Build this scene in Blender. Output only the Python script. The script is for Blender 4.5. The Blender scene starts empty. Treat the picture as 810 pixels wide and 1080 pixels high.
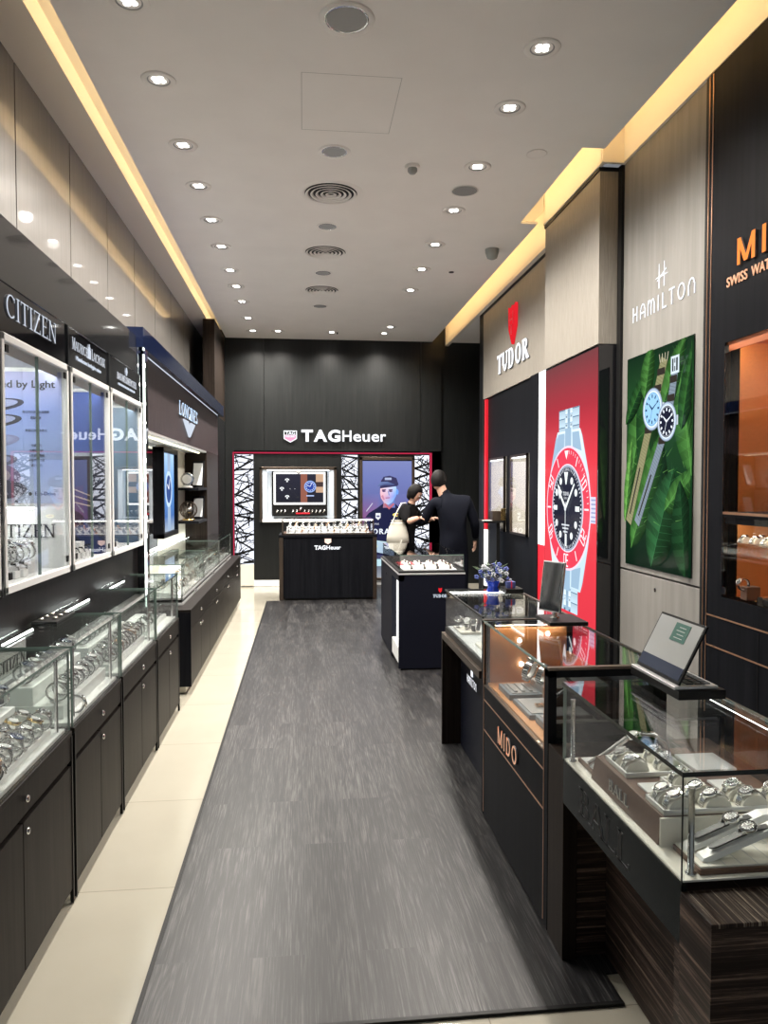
import bpy, math, random
from mathutils import Vector, Matrix
random.seed(7)
PI = math.pi
COL = bpy.context.scene.collection
SC = bpy.context.scene

# ------------------------------------------------------------------ materials
def new_mat(name):
    m = bpy.data.materials.new(name); m.use_nodes = True
    nt = m.node_tree; nt.nodes.clear()
    out = nt.nodes.new('ShaderNodeOutputMaterial')
    return m, nt, out

def pbr(name, col, rough=.5, metal=0., coat=0., spec=.5, noise=0., nscale=40., bump=0., stretch=(1, 1, 1), emit=None, es=0., cr=.05, detail=4.):
    """plain or noise-varied principled material"""
    m, nt, out = new_mat(name)
    b = nt.nodes.new('ShaderNodeBsdfPrincipled')
    b.inputs['Base Color'].default_value = (*col, 1)
    b.inputs['Roughness'].default_value = rough
    b.inputs['Metallic'].default_value = metal
    b.inputs['Coat Weight'].default_value = coat
    b.inputs['Coat Roughness'].default_value = cr
    b.inputs['Specular IOR Level'].default_value = spec
    if emit:
        b.inputs['Emission Color'].default_value = (*emit, 1); b.inputs['Emission Strength'].default_value = es
    if noise > 0 or bump > 0:
        tc = nt.nodes.new('ShaderNodeTexCoord'); mp = nt.nodes.new('ShaderNodeMapping')
        mp.inputs['Scale'].default_value = stretch
        n = nt.nodes.new('ShaderNodeTexNoise'); n.inputs['Scale'].default_value = nscale; n.inputs['Detail'].default_value = detail
        nt.links.new(tc.outputs['Object'], mp.inputs[0]); nt.links.new(mp.outputs[0], n.inputs['Vector'])
        if noise > 0:
            r = nt.nodes.new('ShaderNodeValToRGB')
            r.color_ramp.elements[0].position = .3; r.color_ramp.elements[1].position = .7
            r.color_ramp.elements[0].color = (*[c * (1 - noise) for c in col], 1)
            r.color_ramp.elements[1].color = (*[min(1, c * (1 + noise)) for c in col], 1)
            nt.links.new(n.outputs[0], r.inputs[0]); nt.links.new(r.outputs[0], b.inputs['Base Color'])
        if bump > 0:
            bp = nt.nodes.new('ShaderNodeBump'); bp.inputs['Strength'].default_value = bump; bp.inputs['Distance'].default_value = .002
            nt.links.new(n.outputs[0], bp.inputs['Height']); nt.links.new(bp.outputs[0], b.inputs['Normal'])
    nt.links.new(b.outputs[0], out.inputs[0])
    return m

def emis(name, col, s):
    m, nt, out = new_mat(name)
    e = nt.nodes.new('ShaderNodeEmission'); e.inputs[0].default_value = (*col, 1); e.inputs[1].default_value = s
    nt.links.new(e.outputs[0], out.inputs[0])
    return m

def glass(name, tint=(1, 1, 1), f0=.036, rough=0.):
    m, nt, out = new_mat(name)
    lw = nt.nodes.new('ShaderNodeLayerWeight'); lw.inputs[0].default_value = .5
    p = nt.nodes.new('ShaderNodeMath'); p.operation = 'POWER'; p.inputs[1].default_value = 4.5
    ma = nt.nodes.new('ShaderNodeMath'); ma.operation = 'MULTIPLY_ADD'; ma.inputs[1].default_value = 1 - f0; ma.inputs[2].default_value = f0
    t = nt.nodes.new('ShaderNodeBsdfTransparent'); t.inputs[0].default_value = (*tint, 1)
    g = nt.nodes.new('ShaderNodeBsdfGlossy'); g.inputs['Roughness'].default_value = rough
    mx = nt.nodes.new('ShaderNodeMixShader')
    nt.links.new(lw.outputs['Facing'], p.inputs[0]); nt.links.new(p.outputs[0], ma.inputs[0]); nt.links.new(ma.outputs[0], mx.inputs[0])
    nt.links.new(t.outputs[0], mx.inputs[1]); nt.links.new(g.outputs[0], mx.inputs[2]); nt.links.new(mx.outputs[0], out.inputs[0])
    return m

def grain(name, c1, c2, axis='Z', scale=30., rough=.4, coat=0., fine=1., contrast=(.35, .65), bump=.05, cr=.05, spec=.5, st=14.):
    """wood-like streaks running along an axis"""
    m, nt, out = new_mat(name)
    tc = nt.nodes.new('ShaderNodeTexCoord'); mp = nt.nodes.new('ShaderNodeMapping')
    s = [st, st, st]; s['XYZ'.index(axis)] = .5
    mp.inputs['Scale'].default_value = s
    n = nt.nodes.new('ShaderNodeTexNoise'); n.inputs['Scale'].default_value = scale / 10; n.inputs['Detail'].default_value = 8; n.inputs['Roughness'].default_value = .65
    n.inputs['Distortion'].default_value = .3
    r = nt.nodes.new('ShaderNodeValToRGB'); e = r.color_ramp.elements
    e[0].position, e[1].position = contrast; e[0].color = (*c1, 1); e[1].color = (*c2, 1)
    b = nt.nodes.new('ShaderNodeBsdfPrincipled'); b.inputs['Roughness'].default_value = rough
    b.inputs['Coat Weight'].default_value = coat; b.inputs['Coat Roughness'].default_value = cr; b.inputs['Specular IOR Level'].default_value = spec
    bp = nt.nodes.new('ShaderNodeBump'); bp.inputs['Strength'].default_value = bump; bp.inputs['Distance'].default_value = .001
    L = nt.links.new
    L(tc.outputs['Object'], mp.inputs[0]); L(mp.outputs[0], n.inputs['Vector']); L(n.outputs[0], r.inputs[0])
    L(r.outputs[0], b.inputs['Base Color']); L(n.outputs[0], bp.inputs['Height']); L(bp.outputs[0], b.inputs['Normal']); L(b.outputs[0], out.inputs[0])
    return m

def floor_mat():
    m, nt, out = new_mat('grey_oak_planks'); L = nt.links.new
    tc = nt.nodes.new('ShaderNodeTexCoord')
    # planks run along Y: swap so that brick rows run along Y
    sx = nt.nodes.new('ShaderNodeSeparateXYZ'); cb = nt.nodes.new('ShaderNodeCombineXYZ')
    L(tc.outputs['Object'], sx.inputs[0]); L(sx.outputs['Y'], cb.inputs['X']); L(sx.outputs['X'], cb.inputs['Y'])
    br = nt.nodes.new('ShaderNodeTexBrick'); br.offset = .37
    br.inputs['Scale'].default_value = 1; br.inputs['Brick Width'].default_value = 1.25; br.inputs['Row Height'].default_value = .19
    br.inputs['Mortar Size'].default_value = .0012; br.inputs['Mortar Smooth'].default_value = .1; br.inputs['Bias'].default_value = 0
    br.inputs['Color1'].default_value = (.0, .0, .0, 1); br.inputs['Color2'].default_value = (1, 1, 1, 1); br.inputs['Mortar'].default_value = (.5, .5, .5, 1)
    L(cb.outputs[0], br.inputs['Vector'])
    # per-plank offset for grain
    off = nt.nodes.new('ShaderNodeVectorMath'); off.operation = 'MULTIPLY_ADD'; off.inputs[1].default_value = (7.3, 3.1, 5.7)
    L(br.outputs['Color'], off.inputs[0]); L(tc.outputs['Object'], off.inputs[2])
    mp = nt.nodes.new('ShaderNodeMapping'); mp.inputs['Scale'].default_value = (8, .8, 1); L(off.outputs[0], mp.inputs[0])
    n1 = nt.nodes.new('ShaderNodeTexNoise'); n1.inputs['Scale'].default_value = .9; n1.inputs['Detail'].default_value = 2; n1.inputs['Distortion'].default_value = .5
    L(mp.outputs[0], n1.inputs['Vector'])
    # rings out of the noise field -> cathedral grain
    mu = nt.nodes.new('ShaderNodeMath'); mu.operation = 'MULTIPLY'; mu.inputs[1].default_value = 75; L(n1.outputs[0], mu.inputs[0])
    sn = nt.nodes.new('ShaderNodeMath'); sn.operation = 'SINE'; L(mu.outputs[0], sn.inputs[0])
    mp2 = nt.nodes.new('ShaderNodeMapping'); mp2.inputs['Scale'].default_value = (95, 2.2, 1); L(off.outputs[0], mp2.inputs[0])
    n2 = nt.nodes.new('ShaderNodeTexNoise'); n2.inputs['Scale'].default_value = 2.2; n2.inputs['Detail'].default_value = 6; n2.inputs['Roughness'].default_value = .7
    L(mp2.outputs[0], n2.inputs['Vector'])
    n3 = nt.nodes.new('ShaderNodeTexNoise'); n3.inputs['Scale'].default_value = 1.2; n3.inputs['Detail'].default_value = 3; L(mp.outputs[0], n3.inputs['Vector'])
    a = nt.nodes.new('ShaderNodeMath'); a.operation = 'MULTIPLY_ADD'; a.inputs[1].default_value = .026; L(sn.outputs[0], a.inputs[0])
    s2 = nt.nodes.new('ShaderNodeMath'); s2.operation = 'MULTIPLY'; s2.inputs[1].default_value = .72; L(n2.outputs[0], s2.inputs[0]); L(s2.outputs[0], a.inputs[2])
    a2 = nt.nodes.new('ShaderNodeMath'); a2.operation = 'MULTIPLY_ADD'; a2.inputs[1].default_value = .28; L(n3.outputs[0], a2.inputs[0]); L(a.outputs[0], a2.inputs[2])
    r = nt.nodes.new('ShaderNodeValToRGB'); e = r.color_ramp.elements
    e[0].position = .38; e[0].color = (.004, .004, .005, 1); e[1].position = .64; e[1].color = (.080, .077, .075, 1)
    x = e.new(.5); x.color = (.015, .0148, .016, 1)
    L(a2.outputs[0], r.inputs[0])
    # plank tone
    mt = nt.nodes.new('ShaderNodeMix'); mt.data_type = 'RGBA'; mt.blend_type = 'MULTIPLY'; mt.inputs[0].default_value = 1
    tr = nt.nodes.new('ShaderNodeMapRange'); tr.inputs['To Min'].default_value = .72; tr.inputs['To Max'].default_value = 1.12
    L(br.outputs['Color'], tr.inputs[0]); L(r.outputs[0], mt.inputs[6]); L(tr.outputs[0], mt.inputs[7])
    mm = nt.nodes.new('ShaderNodeMix'); mm.data_type = 'RGBA'; mm.inputs[7].default_value = (.02, .02, .022, 1)
    L(br.outputs['Fac'], mm.inputs[0]); L(mt.outputs[2], mm.inputs[6])
    b = nt.nodes.new('ShaderNodeBsdfPrincipled'); b.inputs['Roughness'].default_value = .38; b.inputs['Specular IOR Level'].default_value = .30
    L(mm.outputs[2], b.inputs['Base Color'])
    bp = nt.nodes.new('ShaderNodeBump'); bp.inputs['Strength'].default_value = .25; bp.inputs['Distance'].default_value = .001
    L(a2.outputs[0], bp.inputs['Height']); L(bp.outputs[0], b.inputs['Normal']); L(b.outputs[0], out.inputs[0])
    return m

def tile_mat():
    m, nt, out = new_mat('cream_floor_tile'); L = nt.links.new
    tc = nt.nodes.new('ShaderNodeTexCoord'); mp = nt.nodes.new('ShaderNodeMapping'); mp.inputs['Location'].default_value = (.3, -.465, 0)
    sx = nt.nodes.new('ShaderNodeSeparateXYZ')
    br = nt.nodes.new('ShaderNodeTexBrick'); br.offset = 0
    for k, v in (('Scale', 1), ('Brick Width', .85), ('Row Height', .845), ('Mortar Size', .0025), ('Mortar Smooth', .3)): br.inputs[k].default_value = v
    br.inputs['Color1'].default_value = (.385, .36, .295, 1); br.inputs['Color2'].default_value = (.41, .385, .315, 1); br.inputs['Mortar'].default_value = (.25, .22, .18, 1)
    n = nt.nodes.new('ShaderNodeTexNoise'); n.inputs['Scale'].default_value = 3; n.inputs['Detail'].default_value = 5
    mx = nt.nodes.new('ShaderNodeMix'); mx.data_type = 'RGBA'; mx.blend_type = 'MULTIPLY'; mx.inputs[0].default_value = .15
    L(tc.outputs['Object'], mp.inputs[0]); L(mp.outputs[0], br.inputs['Vector']); L(tc.outputs['Object'], n.inputs['Vector'])
    L(br.outputs['Color'], mx.inputs[6]); L(n.outputs[0], mx.inputs[7])
    b = nt.nodes.new('ShaderNodeBsdfPrincipled'); b.inputs['Roughness'].default_value = .12; b.inputs['Specular IOR Level'].default_value = .6
    L(mx.outputs[2], b.inputs['Base Color']); L(b.outputs[0], out.inputs[0])
    return m

def zebra_mat(name, axis, dark=(.018, .012, .010), light=(.24, .17, .13), scale=26, rot=0.):
    """striped zebrano veneer: thin bands across one axis"""
    m, nt, out = new_mat(name); L = nt.links.new
    tc = nt.nodes.new('ShaderNodeTexCoord'); mp = nt.nodes.new('ShaderNodeMapping')
    s = [.4, .4, .4]; s['XYZ'.index(axis)] = scale; mp.inputs['Scale'].default_value = s; mp.inputs['Rotation'].default_value = (rot, 0, 0)
    n = nt.nodes.new('ShaderNodeTexNoise'); n.inputs['Scale'].default_value = 2.6; n.inputs['Detail'].default_value = 7; n.inputs['Roughness'].default_value = .8
    r = nt.nodes.new('ShaderNodeValToRGB'); e = r.color_ramp.elements
    e[0].position = .42; e[0].color = (*dark, 1); e[1].position = .64; e[1].color = (*light, 1)
    x = e.new(.53); x.color = (.05, .034, .028, 1)
    b = nt.nodes.new('ShaderNodeBsdfPrincipled'); b.inputs['Roughness'].default_value = .4; b.inputs['Specular IOR Level'].default_value = .12
    L(tc.outputs['Object'], mp.inputs[0]); L(mp.outputs[0], n.inputs['Vector']); L(n.outputs[0], r.inputs[0]); L(r.outputs[0], b.inputs['Base Color']); L(b.outputs[0], out.inputs[0])
    return m

def art_mat(strength):
    m, nt, out = new_mat('backlit_print'); L = nt.links.new
    a = nt.nodes.new('ShaderNodeVertexColor'); a.layer_name = 'Col'
    e = nt.nodes.new('ShaderNodeEmission'); e.inputs[1].default_value = strength
    g = nt.nodes.new('ShaderNodeBsdfGlossy'); g.inputs['Roughness'].default_value = .15; g.inputs[0].default_value = (.04, .04, .04, 1)
    ad = nt.nodes.new('ShaderNodeAddShader')
    L(a.outputs[0], e.inputs[0]); L(e.outputs[0], ad.inputs[0]); L(g.outputs[0], ad.inputs[1]); L(ad.outputs[0], out.inputs[0])
    return m
def print_mat():
    m, nt, out = new_mat('matt_print'); L = nt.links.new
    a = nt.nodes.new('ShaderNodeVertexColor'); a.layer_name = 'Col'
    b = nt.nodes.new('ShaderNodeBsdfPrincipled'); b.inputs['Roughness'].default_value = .5
    L(a.outputs[0], b.inputs['Base Color']); L(b.outputs[0], out.inputs[0])
    return m

M = dict(
    floor=floor_mat(), tile=tile_mat(),
    ceiling=pbr('ceiling_paint', (.86, .825, .785), .8, noise=.02, nscale=3),
    soffit=pbr('soffit_glow_paint', (.88, .79, .64), .7),  # beige warmed in the paint to stand in for slot glow
    cove=pbr('cove_paint', (.82, .76, .64), .75),
    trim=pbr('dark_trim', (.012, .012, .012), .4, spec=.15),
    black=grain('black_laminate', (.004, .0045, .006), (.009, .0095, .012), 'Z', 20, .42, bump=.02, spec=.06),
    blackgloss=pbr('gloss_black_panel', (.008, .008, .010), .06, coat=.6, spec=.6, cr=.02),
    farblack=grain('far_wall_veneer', (.006, .007, .007), (.012, .013, .013), 'Z', 30, .34, bump=.02, spec=.35),
    navy=pbr('navy_gloss', (.008, .014, .045), .08, coat=.5, cr=.03),
    navymat=pbr('navy_matt', (.005, .006, .012), .45, spec=.16),
    header=pbr('grey_gloss_header', (.022, .023, .025), .10, coat=.6, cr=.04),
    wenge=grain('wenge_cabinet', (.008, .0065, .006), (.022, .0185, .0165), 'Z', 34, .42, spec=.07, coat=0, cr=.15, bump=.03),
    wengedark=grain('wenge_dark', (.007, .006, .006), (.014, .012, .012), 'Z', 30, .38, bump=.02, spec=.07),
    beigewood=grain('beige_gloss_veneer', (.125, .115, .104), (.175, .163, .148), 'Z', 40, .28, coat=.7, cr=.045, bump=.0),
    tudorwood=grain('ash_reed_veneer', (.19, .170, .144), (.285, .262, .228), 'Z', 130, .5, contrast=(.4, .6), bump=.1, st=30),
    greywood=grain('grey_cement_oak', (.165, .157, .145), (.24, .229, .212), 'Z', 20, .5, contrast=(.3, .7), bump=.1, st=8),
    brownwood=grain('brown_column_veneer', (.014, .010, .008), (.028, .021, .017), 'Z', 30, .4, spec=.08),
    reed=grain('reeded_dark_panel', (.022, .016, .018), (.060, .046, .048), 'Z', 60, .35, contrast=(.42, .58), st=26),
    zebH=zebra_mat('zebrano_horizontal', 'Z', scale=22), zebL=zebra_mat('zebrano_ledge', 'X', light=(.42, .36, .28), scale=34), zebD=zebra_mat('zebrano_side', 'Z', scale=26, rot=.0),
    bronze=pbr('bronze_metal', (.16, .125, .10), .35, 1.0),
    copper=pbr('copper_line', (.72, .42, .27), .3, .9),
    steel=pbr('brushed_steel', (.58, .58, .57), .25, 1.0, noise=.1, nscale=200),
    chrome=pbr('chrome', (.88, .88, .88), .07, 1.0),
    rose=pbr('rose_gold', (.85, .56, .38), .18, 1.0),
    gold=pbr('yellow_gold', (.85, .63, .28), .18, 1.0),
    glass=glass('clear_glass'), glassg=glass('greenish_glass', (.975, .99, .982), .036),
    edge=pbr('glass_edge_green', (.15, .21, .185), .12, coat=.5), edged=pbr('glass_edge_dark', (.012, .018, .016), .15),
    dglass=pbr('tinted_glass_panel', (.02, .022, .022), .03, coat=1., cr=.01),
    grayglass=pbr('smoked_glass_fascia', (.010, .013, .013), .2, coat=0, spec=.12),
    white=pbr('white_acrylic', (.82, .83, .82), .35), cream=pbr('cream_leather', (.80, .78, .70), .55, noise=.02, nscale=80, bump=.1),
    creamwall=pbr('cream_wall', (.72, .69, .60), .6), whiteframe=pbr('satin_white_frame', (.78, .78, .77), .3),
    paleblue=pbr('pale_grey_blue', (.50, .56, .62), .5), palegrey=pbr('pale_grey', (.55, .57, .58), .5),
    brownleather=pbr('brown_leather', (.135, .078, .055), .5, spec=.3, noise=.12, nscale=120, bump=.2),
    orange=pbr('orange_leather', (.62, .27, .09), .5, noise=.06, nscale=60), orangedk=pbr('orange_back_panel', (.55, .17, .07), .55, noise=.05, nscale=6),
    bluegrey=pbr('blue_grey_tray', (.15, .19, .23), .35), greytray=pbr('silver_grey_tray', (.33, .34, .35), .35, .3),
    dial_b=pbr('dial_black', (.01, .01, .012), .2, coat=1.), dial_w=pbr('dial_white', (.8, .8, .78), .25, coat=1.), dial_n=pbr('dial_navy', (.01, .03, .14), .2, coat=1.),
    linkgap=pbr('bracelet_gap', (.015, .015, .015), .4),
    strap=pbr('black_rubber', (.010, .011, .013), .45, bump=.2, nscale=300), brownstrap=pbr('brown_strap', (.13, .055, .03), .5),
    lamp=emis('downlight_led', (1, .97, .92), 12.), lampoff=pbr('frosted_lens', (.33, .33, .32), .3),
    led=emis('case_led_strip', (1, .98, .93), 9.), ledcase=emis('case_led_thin', (.95, 1, .97), 26.), ledwarm_added=emis('added_led_warm', (1, .80, .58), 16.), ledsoft=emis('case_led_soft', (.95, .98, 1), 3.5), ledlong=emis('vertical_led', (.88, 1, .93), 3.),
    warm=emis('cove_led_warm', (1, .70, .36), 10.), warml=emis('cove_led_warm_left', (1, .78, .50), 8.5),
    sign=emis('sign_white', (.93, .95, 1), 1.15), outline=pbr('panel_joint', (.52, .50, .47), .8), signblue=emis('sign_blue_white', (.55, .75, 1), 1.2), signsoft=emis('sign_dim', (.62, .68, .78), .8),
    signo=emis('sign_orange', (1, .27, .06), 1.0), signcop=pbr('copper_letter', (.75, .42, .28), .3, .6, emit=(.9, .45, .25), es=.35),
    red=emis('red_led_line', (.75, .04, .11), .5), redsign=emis('red_sign', (.8, .02, .03), .7), redlacq=pbr('red_lacquer_glow', (.55, .015, .03), .3, emit=(.6, .01, .02), es=.25),  # red lacquer also gives off a faint glow, though no lamp
    lattice_w=emis('lattice_light', (.84, .88, 1), 1.05), litwhite=emis('white_light_panel', (1, 1, .98), 1.6),
    letterside_shade=pbr('letter_return_shade', (.20, .20, .21), .5),  # white letter sides greyed to stand in for their weaker light
    letter_dark=pbr('dark_letter', (.02, .02, .022), .3), letter_grey=pbr('grey_etched_letter', (.004, .004, .004), .5), silverletter=pbr('silver_letter', (.6, .56, .52), .3, .9),
    art=art_mat(.95), print=print_mat(),
    skin=pbr('skin', (.55, .33, .24), .5), hair=pbr('black_hair', (.008, .007, .007), .6, spec=.15, noise=.3, nscale=60, bump=.6, stretch=(1, 1, .2)),
    suit=pbr('navy_suit_cloth', (.006, .007, .012), .8, spec=.08, noise=.1, nscale=300), tee=pbr('black_tshirt', (.008, .008, .009), .85, spec=.1), canvas=pbr('cream_canvas', (.52, .50, .43), .85, bump=.3, nscale=200), trousers=pbr('dark_trousers', (.014, .015, .02), .8),
    leafm=pbr('bouquet_leaf', (.06, .10, .05), .6), petal_b=pbr('blue_petal', (.07, .10, .33), .5), petal_w=pbr('white_petal', (.42, .44, .48), .5), petal_k=pbr('dark_petal', (.03, .03, .05), .5), vase=pbr('cobalt_glass', (.02, .06, .55), .1, coat=1.),
    lidband=pbr('lid_reflection_band', (.035, .045, .075), .2), screen=pbr('dark_screen', (.03, .034, .038), .08, coat=1.), green=pbr('green_reflection', (.03, .12, .09), .4), greyscreen=pbr('grey_reflective_lid', (.42, .43, .42), .12, coat=.6),
    keys=pbr('keyboard_keys', (.03, .035, .045), .4), silverpl=pbr('silver_plastic', (.6, .6, .6), .3, .5),
    grille=pbr('speaker_grille', (.25, .25, .245), .6), sensor=pbr('sensor_grey', (.32, .33, .31), .5),
)

# ------------------------------------------------------------------ mesh builder
ORI = {}
def origin_of(o):
    return ORI.get(o.name, Vector((0, 0, 0))) if o else Vector((0, 0, 0))

class MB:
    def __init__(s): s.v = []; s.f = []; s.m = []; s.mats = []; s.sm = []; s.T = Matrix.Identity(4)
    def mi(s, mat):
        if isinstance(mat, str): mat = M[mat]
        if mat not in s.mats: s.mats.append(mat)
        return s.mats.index(mat)
    def add(s, verts, faces, mat, smooth=False):
        b = len(s.v); i = s.mi(mat)
        s.v += [tuple(s.T @ Vector(p)) for p in verts]
        for f in faces: s.f.append([b + k for k in f]); s.m.append(i); s.sm.append(smooth)
    def box(s, x0, x1, y0, y1, z0, z1, mat):
        v = [(x0, y0, z0), (x1, y0, z0), (x1, y1, z0), (x0, y1, z0), (x0, y0, z1), (x1, y0, z1), (x1, y1, z1), (x0, y1, z1)]
        s.add(v, [(3, 2, 1, 0), (4, 5, 6, 7), (0, 1, 5, 4), (1, 2, 6, 5), (2, 3, 7, 6), (3, 0, 4, 7)], mat); return s
    def cbox(s, c, size, mat):
        return s.box(c[0] - size[0] / 2, c[0] + size[0] / 2, c[1] - size[1] / 2, c[1] + size[1] / 2, c[2] - size[2] / 2, c[2] + size[2] / 2, mat)
    def prism(s, pts, axis, a0, a1, mat, smooth=False):
        """polygon pts (2D) extruded along axis: X -> pts=(y,z), Y -> (x,z), Z -> (x,y)"""
        n = len(pts)
        def p3(p, a): return {'X': (a, p[0], p[1]), 'Y': (p[0], a, p[1]), 'Z': (p[0], p[1], a)}[axis]
        v = [p3(p, a0) for p in pts] + [p3(p, a1) for p in pts]
        s.add(v, [tuple(range(n))[::-1], tuple(range(n, 2 * n))], mat)
        s.add(v, [(i, (i + 1) % n, n + (i + 1) % n, n + i) for i in range(n)], mat, smooth); return s
    def lathe(s, prof, mat, n=20, c=(0, 0, 0), smooth=True, cap=True, axis='Z', sy=1.):
        v = []; f = []
        for r, z in prof:
            for k in range(n):
                a = 2 * PI * k / n; x, y = r * math.cos(a), r * math.sin(a) * sy
                p = (x, y, z) if axis == 'Z' else ((z, x, y) if axis == 'X' else (x, z, y))
                v.append((p[0] + c[0], p[1] + c[1], p[2] + c[2]))
        for i in range(len(prof) - 1):
            for k in range(n): f.append((i * n + k, i * n + (k + 1) % n, (i + 1) * n + (k + 1) % n, (i + 1) * n + k))
        s.add(v, f, mat, smooth)
        if cap: s.add(v, [tuple(range(n))[::-1], tuple(range((len(prof) - 1) * n, len(prof) * n))], mat)
        return s
    def tube(s, pts, r, mat, n=8, smooth=True):
        pts = [Vector(p) for p in pts]; v = []; f = []
        for i, p in enumerate(pts):
            d = (pts[min(i + 1, len(pts) - 1)] - pts[max(i - 1, 0)]).normalized()
            u = d.cross(Vector((0, 0, 1)));
            if u.length < 1e-3: u = d.cross(Vector((1, 0, 0)))
            u.normalize(); w = d.cross(u); rr = r[i] if isinstance(r, (list, tuple)) else r
            for k in range(n):
                a = 2 * PI * k / n; v.append(tuple(p + u * math.cos(a) * rr + w * math.sin(a) * rr))
        for i in range(len(pts) - 1):
            for k in range(n): f.append((i * n + k, i * n + (k + 1) % n, (i + 1) * n + (k + 1) % n, (i + 1) * n + k))
        s.add(v, f, mat, smooth); s.add(v, [tuple(range(n))[::-1], tuple(range((len(pts) - 1) * n, len(pts) * n))], mat)
        return s
    def ball(s, c, r, mat, n=10, sc=(1, 1, 1)):
        v = []; f = []; h = n // 2 + 1
        for i in range(1, h):
            t = PI * i / h
            for k in range(n):
                a = 2 * PI * k / n
                v.append((c[0] + r * sc[0] * math.sin(t) * math.cos(a), c[1] + r * sc[1] * math.sin(t) * math.sin(a), c[2] + r * sc[2] * math.cos(t)))
        top = len(v); v.append((c[0], c[1], c[2] + r * sc[2])); v.append((c[0], c[1], c[2] - r * sc[2]))
        for i in range(h - 2):
            for k in range(n): f.append((i * n + k, (i + 1) * n + k, (i + 1) * n + (k + 1) % n, i * n + (k + 1) % n))
        for k in range(n): f.append((top, k, (k + 1) % n)); f.append((top + 1, (h - 2) * n + (k + 1) % n, (h - 2) * n + k))
        s.add(v, f, mat, True); return s
    def build(s, name, parent=None, bevel=0., seg=2):
        me = bpy.data.meshes.new(name); o0 = origin_of(parent)
        me.from_pydata([(p[0] - o0[0], p[1] - o0[1], p[2] - o0[2]) for p in s.v], [], s.f)
        for m in s.mats: me.materials.append(m)
        me.polygons.foreach_set('material_index', s.m); me.polygons.foreach_set('use_smooth', s.sm)
        me.update()
        o = bpy.data.objects.new(name, me); COL.objects.link(o)
        if parent: o.parent = parent; ORI[o.name] = o0.copy()
        else: ORI[o.name] = Vector((0, 0, 0))
        if bevel:
            b = o.modifiers.new('edge', 'BEVEL'); b.width = bevel; b.segments = seg; b.limit_method = 'ANGLE'; b.angle_limit = .7
        return o

def thing(name, label, cat, loc=(0, 0, 0), group=None):
    o = bpy.data.objects.new(name, None); COL.objects.link(o); o.location = loc; o.empty_display_size = .05
    ORI[o.name] = Vector(loc); return tag(o, label, cat, group)
def tag(o, label, cat, group=None):
    o['label'] = label; o['category'] = cat
    if group: o['group'] = group
    return o
def struct(o): o['kind'] = 'structure'; return o
def B(*a): return MB().box(*a)

def copy_thing(root, loc, rot=(0, 0, 0), scale=1., label=None, group=None):
    r = root.copy(); COL.objects.link(r); r.location = loc; r.rotation_euler = rot; r.scale = (scale,) * 3
    if label: r['label'] = label
    if group: r['group'] = group
    for ch in list(root.children):
        c = ch.copy(); COL.objects.link(c); c.parent = r
        for g in list(ch.children):
            d = g.copy(); COL.objects.link(d); d.parent = c
    return r

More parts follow.
